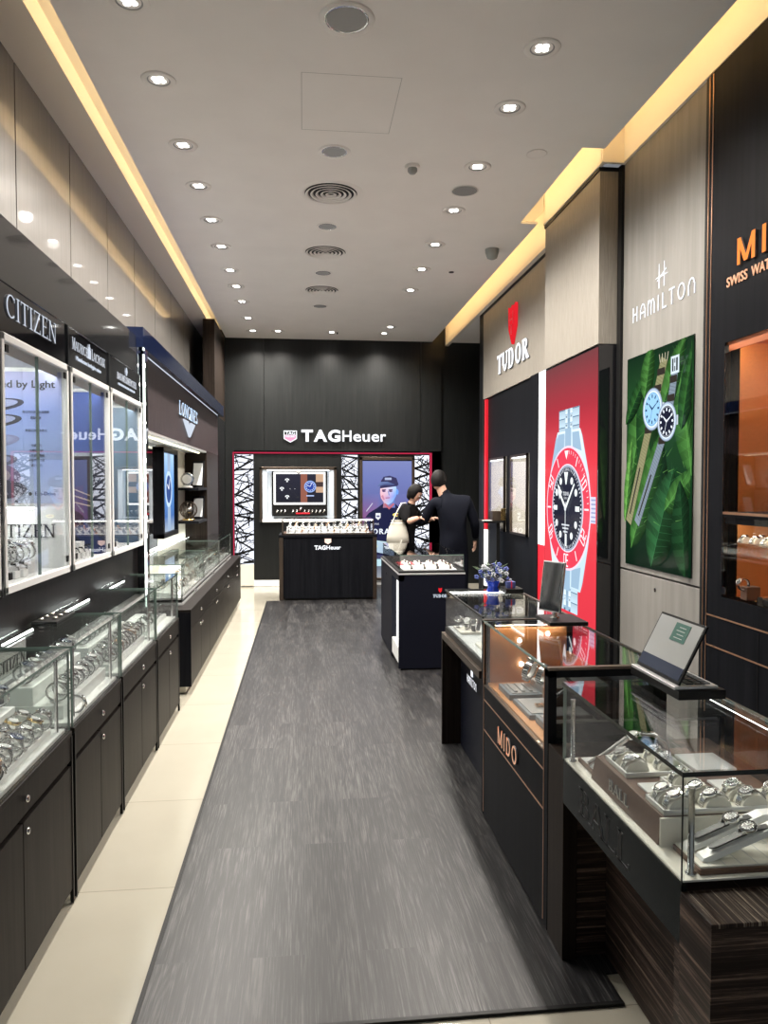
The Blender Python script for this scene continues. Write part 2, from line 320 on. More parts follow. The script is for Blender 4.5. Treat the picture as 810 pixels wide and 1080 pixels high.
# ------------------------------------------------------------------ lettering
# glyphs on a unit cap height; strokes: l line (kind k: 'k' thick, 't' thin), a arc, s serif
def ln(x0, y0, x1, y1, k='k'): return ('l', x0, y0, x1, y1, k)
def ar(cx, cy, rx, ry, a0, a1, flat=None): return ('a', cx, cy, rx, ry, a0, a1)
def sf(x, y, w=.16): return ('s', x, y, w)
def sv(x, y, d): return ('v', x, y, d)
GL = {
    'A': (.8, [ln(.06, 0, .4, 1, 't'), ln(.4, 1, .74, 0), ln(.18, .34, .62, .34, 't'), sf(.06, 0), sf(.74, 0)]),
    'B': (.66, [ln(.14, 0, .14, 1), ar(.3, .75, .26, .25, -90, 90), ar(.32, .27, .3, .27, -90, 90), ln(.1, 1, .32, 1, 't'), ln(.1, .52, .32, .52, 't'), ln(.1, 0, .32, 0, 't'), sf(.14, 0), sf(.14, 1)]),
    'C': (.82, [ar(.46, .5, .4, .5, 48, 312), sv(.74, .84, -1)]),
    'D': (.84, [ln(.16, 0, .16, 1), ln(.1, 1, .38, 1, 't'), ln(.1, 0, .38, 0, 't'), ar(.38, .5, .38, .5, -90, 90), sf(.16, 0), sf(.16, 1)]),
    'E': (.68, [ln(.16, 0, .16, 1), ln(.12, 1, .6, 1, 't'), ln(.12, .52, .5, .52, 't'), ln(.12, 0, .62, 0, 't'), sv(.6, .92, -1), sv(.62, .08, 1), sf(.16, 0), sf(.16, 1)]),
    'G': (.86, [ar(.46, .5, .4, .5, 48, 345), ln(.82, .0, .82, .42), ln(.62, .42, .86, .42, 't'), sv(.74, .84, -1)]),
    'H': (.84, [ln(.16, 0, .16, 1), ln(.68, 0, .68, 1), ln(.16, .5, .68, .5, 't'), sf(.16, 0), sf(.16, 1), sf(.68, 0), sf(.68, 1)]),
    'I': (.32, [ln(.16, 0, .16, 1), sf(.16, 0), sf(.16, 1)]),
    'K': (.78, [ln(.16, 0, .16, 1), ln(.16, .42, .64, 1, 't'), ln(.34, .6, .7, 0), sf(.16, 0), sf(.16, 1), sf(.7, 0)]),
    'L': (.64, [ln(.16, 0, .16, 1), ln(.12, 0, .6, 0, 't'), sv(.6, .1, 1), sf(.16, 1), sf(.16, 0)]),
    'M': (1., [ln(.14, 0, .14, 1, 't'), ln(.14, 1, .5, .05), ln(.5, .05, .86, 1, 't'), ln(.86, 1, .86, 0), sf(.14, 0), sf(.86, 0), sf(.14, 1), sf(.86, 1)]),
    'N': (.88, [ln(.14, 0, .14, 1, 't'), ln(.14, 1, .74, 0), ln(.74, 0, .74, 1, 't'), sf(.14, 0), sf(.14, 1), sf(.74, 1)]),
    'O': (.92, [ar(.46, .5, .4, .5, 0, 360)]),
    'R': (.78, [ln(.16, 0, .16, 1), ar(.36, .75, .28, .25, -90, 90), ln(.1, 1, .36, 1, 't'), ln(.1, .5, .36, .5, 't'), ln(.38, .5, .7, 0), sf(.16, 0), sf(.16, 1), sf(.7, 0)]),
    'S': (.62, [ar(.31, .74, .23, .26, 20, 262), ar(.31, .25, .25, .25, -160, 84), sv(.53, .86, -1)]),
    'T': (.74, [ln(.37, 0, .37, 1), ln(.04, 1, .7, 1, 't'), sv(.05, .92, -1), sv(.69, .92, -1), sf(.37, 0)]),
    'U': (.84, [ln(.14, .34, .14, 1), ar(.41, .34, .27, .34, 180, 360), ln(.68, .34, .68, 1, 't'), sf(.14, 1), sf(.68, 1)]),
    'W': (1.1, [ln(.08, 1, .32, 0), ln(.32, 0, .55, .9, 't'), ln(.55, .9, .78, 0), ln(.78, 0, 1.02, 1, 't')]),
    'X': (.74, [ln(.08, 1, .66, 0), ln(.66, 1, .08, 0, 't'), sf(.08, 1), sf(.66, 0), sf(.66, 1), sf(.08, 0)]),
    'V': (.76, [ln(.08, 1, .38, 0), ln(.68, 1, .38, 0, 't')]),
    'Z': (.76, [ln(.08, 1, .68, 1, 't'), ln(.66, 1, .1, 0), ln(.08, 0, .7, 0, 't'), sv(.1, .9, -1), sv(.69, .1, 1)]),
    '&': (.8, [ar(.36, .76, .17, .22, 0, 360), ar(.34, .25, .28, .25, 60, 330), ln(.25, .62, .72, 0)]),
    # squared "uncial" variants used by one of the fascia signs
    'a': (.78, [ln(.10, 0, .10, .62), ar(.4, .62, .3, .36, 0, 180), ln(.70, 0, .70, .62), ln(.1, .38, .7, .38, 't')]),
    'm': (1.0, [ln(.10, 0, .10, .98), ar(.3, .7, .2, .28, 0, 180), ln(.5, 0, .5, .7), ar(.7, .7, .2, .28, 0, 180), ln(.9, 0, .9, .7)]),
    'n': (.82, [ln(.10, 0, .10, .62), ar(.41, .62, .31, .36, 0, 180), ln(.72, 0, .72, .62)]),
    ' ': (.4, []),
}
def glyph_polys(ch, thick, thin, serif):
    w, st = GL[ch]; P = []
    for s in st:
        if s[0] == 'l':
            _, x0, y0, x1, y1, k = s; t = (thick if k == 'k' else thin) / 2
            dx, dy = x1 - x0, y1 - y0; l = math.hypot(dx, dy)
            if abs(dy) < 1e-6:   # bars stay inside the cap height
                yy = y0 + (-t if y0 > .9 else (t if y0 < .1 else 0)); P.append([(x0, yy - t), (x1, yy - t), (x1, yy + t), (x0, yy + t)])
            elif abs(dx) < 1e-6: P.append([(x0 - t, y0), (x0 + t, y0), (x0 + t, y1), (x0 - t, y1)])
            else:
                hx = t * l / abs(dy); P.append([(x0 - hx, y0), (x0 + hx, y0), (x1 + hx, y1), (x1 - hx, y1)])
        elif s[0] == 'a':
            _, cx, cy, rx, ry, a0, a1 = s; n = max(6, int(abs(a1 - a0) / 15)); prev = None
            for i in range(n + 1):
                a = math.radians(a0 + (a1 - a0) * i / n); t = thin + (thick - thin) * abs(math.cos(a)) ** 1.3
                o = (cx + rx * math.cos(a), cy + ry * math.sin(a)); q = (cx + (rx - t) * math.cos(a), cy + (ry - t) * math.sin(a))
                if prev: P.append([prev[0], o, q, prev[1]])
                prev = (o, q)
        elif s[0] == 's' and serif:
            _, x, y, ww = s; h = thin * .8; y0 = y if y < .5 else y - h; P.append([(x - ww, y0), (x + ww, y0), (x + ww, y0 + h), (x - ww, y0 + h)])
        elif s[0] == 'v' and serif:
            _, x, y, d = s; h = thin * .45; P.append([(x - h, y - .1), (x + h, y - .1), (x + h, y + .1), (x - h, y + .1)])
    return w, P

def area2(p): return sum(p[i][0] * p[(i + 1) % len(p)][1] - p[(i + 1) % len(p)][0] * p[i][1] for i in range(len(p)))

def word(text, org, udir, cap, depth, mat, parent, thick=.16, thin=.07, serif=True, gap=.06, stretch=1., width=None, name='letter', one=False, small=None, side='letterside_shade'):
    """raised letters on a vertical face: org = lower-left of the first letter, udir = reading direction (unit), up = +Z, normal = u x z"""
    u = Vector(udir); n = u.cross(Vector((0, 0, 1))); org = Vector(org)
    tot = sum(GL[c][0] for c in text) + gap * (len(text) - 1)
    if width: stretch = width / (tot * cap)
    x = 0.; outs = []; mb = MB()
    for i, ch in enumerate(text):
        w, polys = glyph_polys(ch, thick, thin, serif)
        k = cap * (small if (small and i in small) else 1) if not isinstance(small, dict) else cap * small.get(i, 1)
        if not one: mb = MB()
        for j, p in enumerate(polys):
            if area2(p) < 0: p = p[::-1]
            d = depth * (1 + .0 * j)
            f = [tuple(org + u * ((x + q[0]) * cap * stretch) + Vector((0, 0, q[1] * k)) + n * d) for q in p]
            b = [tuple(org + u * ((x + q[0]) * cap * stretch) + Vector((0, 0, q[1] * k))) for q in p]; m = len(p)
            mb.add(b + f, [tuple(range(m, 2 * m))], mat)
            mb.add(b + f, [(a, (a + 1) % m, m + (a + 1) % m, m + a) for a in range(m)], side or mat)
        if not one and polys: outs.append(mb.build(name, parent))
        x += w + gap
    if one: outs.append(mb.build(name, parent))
    return outs

def font_text(text, org, udir, cap, depth, mat, parent, name='lettering', bold=0., width=None, flat=False, vdir=(0, 0, 1)):
    """letters from the built-in sans face, as one mesh"""
    cu = bpy.data.curves.new('t', 'FONT'); cu.body = text; cu.size = cap / .70; cu.extrude = depth / 2; cu.offset = bold * cap; cu.resolution_u = 3
    to = bpy.data.objects.new('t', cu); COL.objects.link(to)
    bpy.context.view_layer.update()
    me = bpy.data.meshes.new_from_object(to.evaluated_get(bpy.context.evaluated_depsgraph_get()))
    bpy.data.objects.remove(to); bpy.data.curves.remove(cu)
    if not len(me.vertices): return None
    xs = [v.co.x for v in me.vertices]; x0, x1 = min(xs), max(xs); k = (width / (x1 - x0)) if width else 1.
    u = Vector(udir); vv = Vector(vdir); n = u.cross(vv); org = Vector(org); o0 = origin_of(parent)
    for v in me.vertices:
        c = v.co.copy(); v.co = org - o0 + u * ((c.x - x0) * k) + vv * c.y + n * (c.z + depth / 2)
    me.materials.clear(); me.materials.append(M[mat] if isinstance(mat, str) else mat)
    o = bpy.data.objects.new(name, me); COL.objects.link(o)
    if parent: o.parent = parent
    ORI[o.name] = o0.copy()
    return o

# ------------------------------------------------------------------ flat printed artwork
class Art:
    """polygons in (u,v) metres on a plane, each with its colour; layers step out by 0.7 mm"""
    def __init__(s, org, u, v=(0, 0, 1), step=.0007):
        s.o = Vector(org); s.u = Vector(u); s.w = Vector(v); s.n = s.u.cross(s.w); s.V = []; s.F = []; s.C = []; s.k = 0; s.step = step
    def poly(s, pts, col, lift=True):
        if lift: s.k += 1
        b = len(s.V)
        if area2(pts) < 0:
            pts = pts[::-1]
            if isinstance(col, list): col = col[::-1]
        for p in pts: s.V.append(tuple(s.o + s.u * p[0] + s.w * p[1] + s.n * (s.step * s.k)))
        s.F.append(list(range(b, b + len(pts)))); s.C.append(col if isinstance(col, list) else [col] * len(pts))
    def rect(s, x0, y0, x1, y1, c, lift=True): s.poly([(x0, y0), (x1, y0), (x1, y1), (x0, y1)], c, lift)
    def grad(s, x0, y0, x1, y1, rows, lift=True):
        """vertical gradient; rows = [(v 0..1, colour)] bottom to top"""
        if lift: s.k += 1
        for (a, ca), (b, cb) in zip(rows, rows[1:]):
            ya, yb = y0 + (y1 - y0) * a, y0 + (y1 - y0) * b
            s.poly([(x0, ya), (x1, ya), (x1, yb), (x0, yb)], [ca, ca, cb, cb], False)
    def ell(s, cx, cy, rx, ry, c, n=28, rot=0., lift=True, a0=0, a1=360, inner=None):
        cr, sr = math.cos(rot), math.sin(rot)
        def pt(a, kx, ky):
            x, y = kx * math.cos(a), ky * math.sin(a); return (cx + x * cr - y * sr, cy + x * sr + y * cr)
        A = [math.radians(a0 + (a1 - a0) * i / n) for i in range(n + 1)]
        if inner is None: s.poly([pt(a, rx, ry) for a in (A[:-1] if a1 - a0 >= 360 else A)], c, lift)
        else:
            if lift: s.k += 1
            for a, b in zip(A, A[1:]): s.poly([pt(a, rx, ry), pt(b, rx, ry), pt(b, rx * inner, ry * inner), pt(a, rx * inner, ry * inner)], c, False)
    def line(s, x0, y0, x1, y1, w, c, lift=True, w1=None):
        dx, dy = x1 - x0, y1 - y0; l = math.hypot(dx, dy) or 1; nx, ny = -dy / l, dx / l; w1 = w if w1 is None else w1
        s.poly([(x0 - nx * w / 2, y0 - ny * w / 2), (x1 - nx * w1 / 2, y1 - ny * w1 / 2), (x1 + nx * w1 / 2, y1 + ny * w1 / 2), (x0 + nx * w / 2, y0 + ny * w / 2)], c, lift)
    def text(s, t, x, y, cap, c, width=None, thick=.16, thin=.1, serif=False, gap=.1, rot=0.):
        s.k += 1; tot = sum(GL[q][0] for q in t) + gap * (len(t) - 1); st = width / (tot * cap) if width else 1.; px = 0
        for ch in t:
            w, P = glyph_polys(ch, thick, thin, serif)
            for p in P:
                q = [((px + a) * cap * st, b * cap) for a, b in p]
                q = [(x + a * math.cos(rot) - b * math.sin(rot), y + a * math.sin(rot) + b * math.cos(rot)) for a, b in q]
                s.poly(q, c, False)
            px += w + gap
    def build(s, name, parent, mat='art'):
        me = bpy.data.meshes.new(name); o0 = origin_of(parent)
        me.from_pydata([tuple(Vector(p) - o0) for p in s.V], [], s.F); me.update()
        ca = me.color_attributes.new('Col', 'FLOAT_COLOR', 'CORNER'); i = 0
        for cs in s.C:
            for c in cs: ca.data[i].color = (*c, 1); i += 1
        me.materials.append(M[mat]); o = bpy.data.objects.new(name, me); COL.objects.link(o); o.parent = parent; ORI[o.name] = o0.copy()
        return o
ORD = ['first', 'second', 'third', 'fourth', 'fifth', 'sixth', 'seventh', 'eighth', 'ninth', 'tenth', 'eleventh', 'twelfth', 'thirteenth', 'fourteenth', 'fifteenth', 'sixteenth', 'seventeenth', 'eighteenth']
# ================================================================== room shell
ZC = 3.945
f = MB(); f.box(-1.6, 3.3, -.6, 12.2, -.1, -.004, 'tile'); o = f.build('floor'); struct(o)
# laminate mat laid on the tiles
f = MB(); f.box(-.50, .98, 2.165, 10.45, -.0035, .004, 'floor'); f.box(.98, 2.6, 2.3, 12.05, -.0035, .003, 'floor'); o = f.build('floor_laminate'); struct(o)
f = MB(); f.box(-.515, -.50, 2.15, 10.45, -.003, .006, 'trim'); f.box(-.50, .98, 2.15, 2.165, -.003, .006, 'trim'); struct(f.build('trim_1'))
# ceiling: main field, slots and recesses
f = MB()
yj0, yj1, xe, xj, xl = 5.06, 6.56, 2.09, 1.93, -1.21
f.box(xl, xj, -.6, 12.05, ZC, ZC + .02, 'ceiling')
f.box(xj, xe, -.6, yj0, ZC, ZC + .02, 'ceiling'); f.box(xj, xe, yj1, 12.05, ZC, ZC + .02, 'ceiling')
struct(f.build('ceiling'))
f = MB()   # left soffit and slot
f.box(-1.62, -1.34, -.6, 12.05, ZC, ZC + .02, 'soffit'); f.box(-1.36, -1.34, -.6, 12.05, ZC + .02, ZC + .14, 'cove'); f.box(-1.36, -.9, -.6, 12.05, ZC + .13, ZC + .16, 'cove')
f.box(-.92, -.9, -.6, 12.05, ZC + .02, ZC + .13, 'cove')
struct(f.build('ceiling_cove_left'))
f = MB()   # right slot: tall vertical face behind the opening, stepping round the projecting box
f.box(2.31, 2.34, -.6, 5.28, ZC - .005, ZC + .32, 'cove'); f.box(2.15, 2.18, 5.26, 6.56, ZC - .01, ZC + .32, 'cove'); f.box(2.15, 2.34, 5.24, 5.27, ZC - .01, ZC + .32, 'cove')
f.box(2.31, 2.36, 6.56, 12.05, ZC - .06, ZC + .32, 'cove'); f.box(2.15, 2.36, 6.54, 6.57, ZC - .01, ZC + .32, 'cove')
f.box(1.7, 2.4, -.6, 12.05, ZC + .31, ZC + .34, 'cove'); f.box(1.68, 1.7, -.6, 12.05, ZC + .02, ZC + .34, 'cove')
f.box(2.36, 3.3, 9.7, 12.05, ZC, ZC + .02, 'ceiling')
struct(f.build('ceiling_cove_right'))
for n_, (a, b, c, d) in enumerate([(-1.0, -.97, -.5, 11.9), (1.84, 1.87, -.5, yj0 - .1), (1.74, 1.77, yj0, yj1), (1.84, 1.87, yj1 + .1, 11.9)]):
    t = tag(B(a, b, c, d, ZC + .04, ZC + .06, 'warml' if n_ == 0 else 'warm').build('cove_light_strip'), ['warm strip light hidden in the left ceiling slot', 'warm strip light hidden over the near right cove', 'warm strip light hidden over the cove jog', 'warm strip light hidden over the far right cove'][n_], 'light')
# walls
struct(B(-1.90, -1.75, -.6, 12.2, 0, 4.3, 'black').build('wall_left_core'))
f = MB(); p = 4.39 - .975 * 4
while p < 12.05:
    f.box(-1.6, -1.58, max(p, .2) + .006, min(p + .967, 12.04), 2.3, ZC, 'beigewood'); p += .975
struct(f.build('wall_left'))
struct(B(-1.6, 3.3, 12.05, 12.2, 0, 4.3, 'farblack').build('wall_back'))
f = MB(); f.box(2.76, 2.86, -.6, 9.7, 0, 4.3, 'black'); f.box(2.9, 3.0, 9.7, 12.05, 0, 4.3, 'black'); f.box(2.5, 3.0, 9.6, 9.7, 0, 4.3, 'black'); struct(f.build('wall_right_core'))
# glossy fin beside the far wall
struct(B(-1.39, -1.232, 10.7, 12.05, 0, 2.62, 'blackgloss').build('wall_fin_lower'))
struct(B(-1.39, -1.232, 10.7, 12.05, 2.62, ZC, 'brownwood').build('wall_fin_upper'))
struct(B(2.38, 2.62, 9.70, 9.95, 0, ZC + .02, 'black').build('wall_right_column'))
# far wall cladding
f = MB()
for a, b, c, d in [(-1.23, -.62, 2.17, ZC), (-.614, 1.9, 2.17, ZC), (1.906, 2.24, 0, ZC), (-.77, .60, .0, 2.12), (.88, 1.795, 0, 2.12), (-1.23, -1.10, 0, 2.17), (2.045, 2.24, 0, 2.17)]:
    f.box(a, b, 12.02, 12.06, c, d, 'farblack')
struct(f.build('wall_back_cladding'))
struct(MB().box(-1.23, 2.24, 12.015, 12.05, 0, .10, 'white').build('baseboard_back'))

# ---- far wall: red line, lattice panels, showcase, poster
f = MB(); f.box(-1.10, 2.085, 12.0, 12.0195, 2.125, 2.145, 'red'); f.box(-1.112, -1.095, 12.0, 12.0195, .35, 2.145, 'red'); f.box(2.045, 2.085, 12.0, 12.0195, 1.3, 2.145, 'red')
tag(f.build('red_light_line'), 'thin glowing red line framing the far display wall', 'light')
def lattice(x0, x1, z0, z1, label):
    t = thing('lattice_panel', label, 'panel', ((x0 + x1) / 2, 12.02, z0), 'backlit lattice panels')
    B(x0, x1, 12.005, 12.02, z0, z1, 'lattice_w').build('light_panel', t)
    f = MB(); w = x1 - x0; z = z0
    def bar(a, b, t_):
        a = Vector((a[0], 12.0, a[1])); b = Vector((b[0], 12.0, b[1])); d = b - a
        nrm = Vector((-d.z, 0, d.x)).normalized() * t_ / 2; q = []
        for P in (a - nrm, b - nrm, b + nrm, a + nrm): q.append((min(max(P.x, x0), x1), min(max(P.z, z0), z1)))
        f.prism(q, 'Y', 11.992, 12.006, 'trim')
    L = [z0 + i * (z1 - z0) / 9 + random.uniform(-.06, .06) for i in range(10)]; R = [z0 + (i + .5) * (z1 - z0) / 9 + random.uniform(-.07, .07) for i in range(10)]
    for i in range(9):
        bar((x0, L[i]), (x1, R[i]), random.uniform(.022, .040)); bar((x1, R[i]), (x0, L[i + 1]), random.uniform(.020, .038))
    for i in range(90):
        a = random.uniform(z0, z1); b = a + random.uniform(-.25, .25); xa = random.uniform(x0, x1); xb = random.choice([x0, x1, random.uniform(x0, x1)])
        bar((xa, a), (xb, min(max(b, z0), z1)), random.uniform(.008, .018))
    f.box(x0 - .006, x0, 11.992, 12.02, z0, z1, 'trim'); f.box(x1, x1 + .006, 11.992, 12.02, z0, z1, 'trim')
    f.build('lattice', t)
lattice(-1.085, -.79, .36, 2.105, 'tall backlit lattice panel of black lines, leftmost on the far wall')
lattice(.612, .87, .36, 2.105, 'tall backlit lattice panel between the showcase and the portrait')
lattice(1.80, 2.038, .36, 2.105, 'tall backlit lattice panel right of the portrait, behind the people')
tag(MB().box(-1.085, -.79, 11.985, 12.02, .02, .355, 'creamwall').build('plinth_block'), 'pale block at floor level under the leftmost lattice panel', 'plinth')

t = thing('wall_showcase', 'white framed showcase let into the far black wall with a screen inside', 'showcase', (-.08, 12.0, 1.04))
x0, x1, z0, z1 = -.69, .53, 1.03, 1.91
f = MB(); fr = .045
f.box(x0, x1, 11.93, 12.02, z1 - fr, z1, 'bronze'); f.box(x0, x1, 11.93, 12.02, z0, z0 + fr, 'whiteframe'); f.box(x0, x0 + fr, 11.93, 12.02, z0, z1, 'bronze'); f.box(x1 - fr, x1, 11.93, 12.02, z0, z1, 'bronze')
f.build('frame', t, .004)
f = MB(); f.box(x0 + fr, x1 - fr, 12.0, 12.02, z0 + fr, z1 - fr, 'paleblue'); f.box(x0 + fr, x0 + .12, 11.94, 12.0, z0 + fr, z1 - fr, 'paleblue'); f.box(x1 - .12, x1 - fr, 11.94, 12.0, z0 + fr, z1 - fr, 'paleblue'); f.build('back_panel', t)
f = MB(); f.box(x0 + .1, x1 - .1, 11.95, 11.975, z1 - fr - .015, z1 - fr, 'ledsoft'); f.build('light_strip', t)
f = MB(); f.box(-.50, .38, 11.985, 12.0, 1.13, 1.845, 'trim'); f.build('black_surround', t)
sc_ = MB(); a, b, c, d = -.47, .35, 1.31, 1.83
for q in [(a, b, d - .03, d), (a, b, c, c + .03), (a, a + .03, c, d), (b - .03, b, c, d)]: sc_.box(q[0], q[1], 11.965, 11.985, q[2], q[3], 'litwhite')
s = sc_.build('screen_frame', t)
A = Art((a + .03, 11.978, c + .03), (1, 0, 0)); W = b - a - .06; H = d - c - .06
A.grad(0, 0, W, H, [(0, (.012, .012, .02)), (1, (.02, .02, .035))])
A.rect(W * .52, 0, W * .66, H, (.25, .09, .06)); A.rect(W * .84, H * .35, W, H, (.5, .33, .22)); A.rect(W * .84, H * .55, W, H * .72, (.05, .03, .03))
A.ell(W * .72, H * .56, W * .125, W * .125, (.25, .36, .7)); A.ell(W * .72, H * .56, W * .10, W * .10, (.02, .05, .3))
for k in range(12):
    an = k * PI / 6; A.line(W * .72 + math.cos(an) * W * .07, H * .56 + math.sin(an) * W * .07, W * .72 + math.cos(an) * W * .09, H * .56 + math.sin(an) * W * .09, .012, (.7, .8, 1), k == 0)
A.line(W * .72, H * .56, W * .76, H * .7, .008, (.8, .85, 1)); A.line(W * .72, H * .56, W * .66, H * .6, .008, (.8, .85, 1)); A.rect(W * .64, H * .22, W * .8, H * .26, (.4, .5, .8))
for cx, cy in ((.24, .78), (.13, .48), (.24, .2)):
    A.ell(W * cx, H * cy, .036, .030, (.8, .83, .85), a0=0, a1=180, n=10); A.rect(W * cx - .012, H * cy - .03, W * cx + .012, H * cy + .02, (.7, .72, .75)); A.rect(W * cx - .006, H * cy - .004, W * cx + .006, H * cy + .02, (.05, .05, .06))
for cx in (.3, .4): A.ell(W * cx, H * .48, .006, .006, (.6, .6, .65), n=8)
A.build('screen', t)
f = MB(); cx, cz = -.075, 1.845
f.prism([(cx - .05, cz + .035), (cx - .05, cz - .02), (cx, cz - .05), (cx + .05, cz - .02), (cx + .05, cz + .035)], 'Y', 11.955, 11.975, 'silverletter'); f.prism([(cx - .035, cz + .012), (cx - .035, cz - .015), (cx, cz - .036), (cx + .035, cz - .015), (cx + .035, cz + .012)], 'Y', 11.95, 11.956, 'white'); f.build('crest', t)
f = MB(); f.box(-.47, .35, 11.93, 11.985, 1.13, 1.16, 'trim'); f.box(-.12, .1, 11.925, 11.975, 1.16, 1.18, 'redlacq'); f.build('display_ledge', t)

# portrait lightbox
t = thing('portrait_lightbox', 'tall backlit portrait of a racing driver in cap and dark team shirt, bronze framed', 'lightbox', (1.36, 12.0, .1))
f = MB(); x0, x1, z0, z1 = .90, 1.80, .08, 2.075
for q in [(x0, x1, z1 - .05, z1), (x0, x1, z0, z0 + .04), (x0, x0 + .05, z0, z1), (x1 - .05, x1, z0, z1)]: f.box(q[0], q[1], 11.97, 12.02, q[2], q[3], 'bronze')
f.build('frame', t, .004)
W, H = .80, 1.89; A = Art((x0 + .05, 11.995, z0 + .04), (1, 0, 0), step=.0009)
A.k = 1
for (u0, u1, cl, cr) in [(0, .35, (.30, .03, .08), (.13, .06, .20)), (.35, 1, (.13, .06, .20), (.10, .13, .36))]:
    A.poly([(W * u0, H * .3), (W * u1, H * .3), (W * u1, H * .72), (W * u0, H * .72)], [cl, cr, (.13, .15, .37), (.12, .13, .33) if u0 == 0 else (.12, .14, .35)], False)
A.grad(0, H * .72, W, H, [(0, (.12, .14, .35)), (.5, (.14, .17, .40)), (1, (.17, .20, .42))], False)
A.grad(0, 0, W, H * .3, [(0, (.25, .27, .3)), (.5, (.04, .05, .1)), (1, (.08, .06, .16))], False)
# torso, neck, head, cap
sh = [(0, H * .40), (.02, H * .50), (.10, H * .555), (.24, H * .60), (.33, H * .635), (.53, H * .635), (.60, H * .60), (.72, H * .565), (W, H * .52), (W, H * .18), (0, H * .2)]
A.poly(sh, [(.012, .014, .05)] * 11)
A.poly([(.33, H * .60), (.53, H * .60), (.52, H * .68), (.35, H * .68)], [(.35, .16, .22), (.10, .16, .42), (.12, .2, .5), (.45, .2, .26)])
A.poly([(.285, H * .72), (.30, H * .68), (.36, H * .635), (.42, H * .625), (.49, H * .65), (.545, H * .70), (.56, H * .75), (.54, H * .79), (.29, H * .79)],
       [(.75, .38, .42), (.75, .36, .42), (.6, .4, .5), (.35, .5, .75), (.2, .38, .75), (.15, .32, .8), (.18, .36, .8), (.4, .6, .9), (.85, .6, .66)])
A.ell(.565, H * .735, .022, .045, (.14, .3, .75), n=10)
A.poly([(.28, H * .765), (.56, H * .785), (.585, H * .80), (.55, H * .855), (.44, H * .875), (.34, H * .865), (.30, H * .83)], [(.03, .03, .09)] * 7)
A.poly([(.24, H * .782), (.36, H * .795), (.50, H * .79), (.53, H * .80), (.40, H * .825), (.29, H * .82)], [(.10, .14, .3), (.06, .08, .2), (.05, .06, .16), (.05, .07, .18), (.1, .15, .32), (.14, .2, .4)])
A.rect(.36, H * .838, .47, H * .858, (.35, .4, .6))
for ex in (.345, .455): A.ell(ex, H * .743, .034, .016, (.25, .14, .28), n=12); A.line(ex - .034, H * .753, ex + .034, H * .756, .014, (.05, .03, .08)); A.ell(ex, H * .742, .022, .010, (.03, .03, .09), n=10)
A.poly([(.395, H * .745), (.41, H * .745), (.42, H * .708), (.385, H * .708)], (.62, .45, .55)); A.line(.37, H * .684, .44, H * .686, .012, (.28, .07, .14)); A.poly([(.41, H * .745), (.425, H * .74), (.435, H * .705), (.42, H * .708)], (.12, .2, .5)); A.poly([(.30, H * .70), (.34, H * .665), (.36, H * .67), (.33, H * .71)], (.5, .22, .32))
A.poly([(.35, H * .625), (.43, H * .585), (.52, H * .63), (.5, H * .64), (.43, H * .605), (.37, H * .64)], (.45, .12, .16))
A.poly([(.21, H * .555), (.29, H * .555), (.29, H * .515), (.25, H * .495), (.21, H * .515)], (.7, .72, .78)); A.rect(.225, H * .52, .275, H * .535, (.1, .1, .2))
A.ell(.55, H * .54, .065, .03, (.75, .68, .18), n=14); A.ell(.55, H * .54, .04, .014, (.3, .08, .08), n=10)
A.text('ONE', .17, H * .455, .026, (.6, .62, .7), width=.10); A.text('MOTOR', .50, H * .465, .022, (.6, .62, .7), width=.13)
A.text('ORACLE', .16, H * .375, .085, (.72, .76, .84), width=.52, thick=.2, thin=.17, gap=.12)
A.line(.06, H * .57, .16, H * .64, .012, (.55, .55, .65)); A.line(.66, H * .60, .76, H * .575, .012, (.3, .35, .6))
A.poly([(.1, H * .33), (.5, H * .30), (.78, H * .22), (.7, H * .12), (.4, H * .2), (.05, H * .24)], [(.45, .62, .68), (.5, .6, .62), (.2, .25, .5), (.12, .16, .4), (.3, .4, .55), (.5, .65, .7)])
A.rect(.02, H * .1, .36, H * .16, (.42, .62, .68)); A.rect(.02, H * .02, .2, H * .07, (.3, .3, .33)); A.ell(.16, H * .27, .08, .05, (.72, .74, .45), n=12)
A.build('portrait_print', t)

# far fascia sign
t = thing('fascia_sign', 'white illuminated letters and red shield on the far black wall', 'sign', (.5, 12.02, 2.3))
for k, w in (('T', 0), ):
    pass
xx = -.03
for ch, ww in (('T', .185), ('A', .215), ('G', .20)):
    o = font_text(ch, (xx, 12.0, 2.325), (1, 0, 0), .175, .02, 'sign', t, 'letter', bold=.055, width=ww); xx += ww + .012
xx += .02
for ch, ww, gg in (('H', .145, .03), ('e', .125, .025), ('u', .115, .028), ('e', .125, .025), ('r', .085, 0)):
    font_text(ch, (xx, 12.0, 2.325), (1, 0, 0), .175, .02, 'sign', t, 'letter', bold=.015, width=ww); xx += ww + gg
s = MB(); cx, cz = -.205, 2.40
s.prism([(cx - .105, cz + .09), (cx - .105, cz - .04), (cx, cz - .10), (cx + .105, cz - .04), (cx + .105, cz + .09)], 'Y', 12.0, 12.018, 'sign'); s_ = s.build('shield', t)
s = MB(); s.prism([(cx - .092, cz + .012), (cx - .092, cz - .034), (cx, cz - .086), (cx + .092, cz - .034), (cx + .092, cz + .012)], 'Y', 11.995, 12.001, pbr('sign_pink', (.5, .05, .1), .4, emit=(.85, .22, .32), es=.9))
s.build('lower_field', s_)
s = MB(); s.box(cx - .092, cx + .092, 11.995, 12.001, cz + .02, cz + .078, 'trim'); s.build('upper_field', s_)
font_text('TAG', (cx - .075, 11.99, cz + .026), (1, 0, 0), .046, .004, 'sign', s_, 'shield_letters', bold=.02, width=.15)
font_text('HEUER', (cx - .07, 11.99, cz - .02), (1, 0, 0), .022, .004, 'sign', s_, 'shield_letters', width=.14)

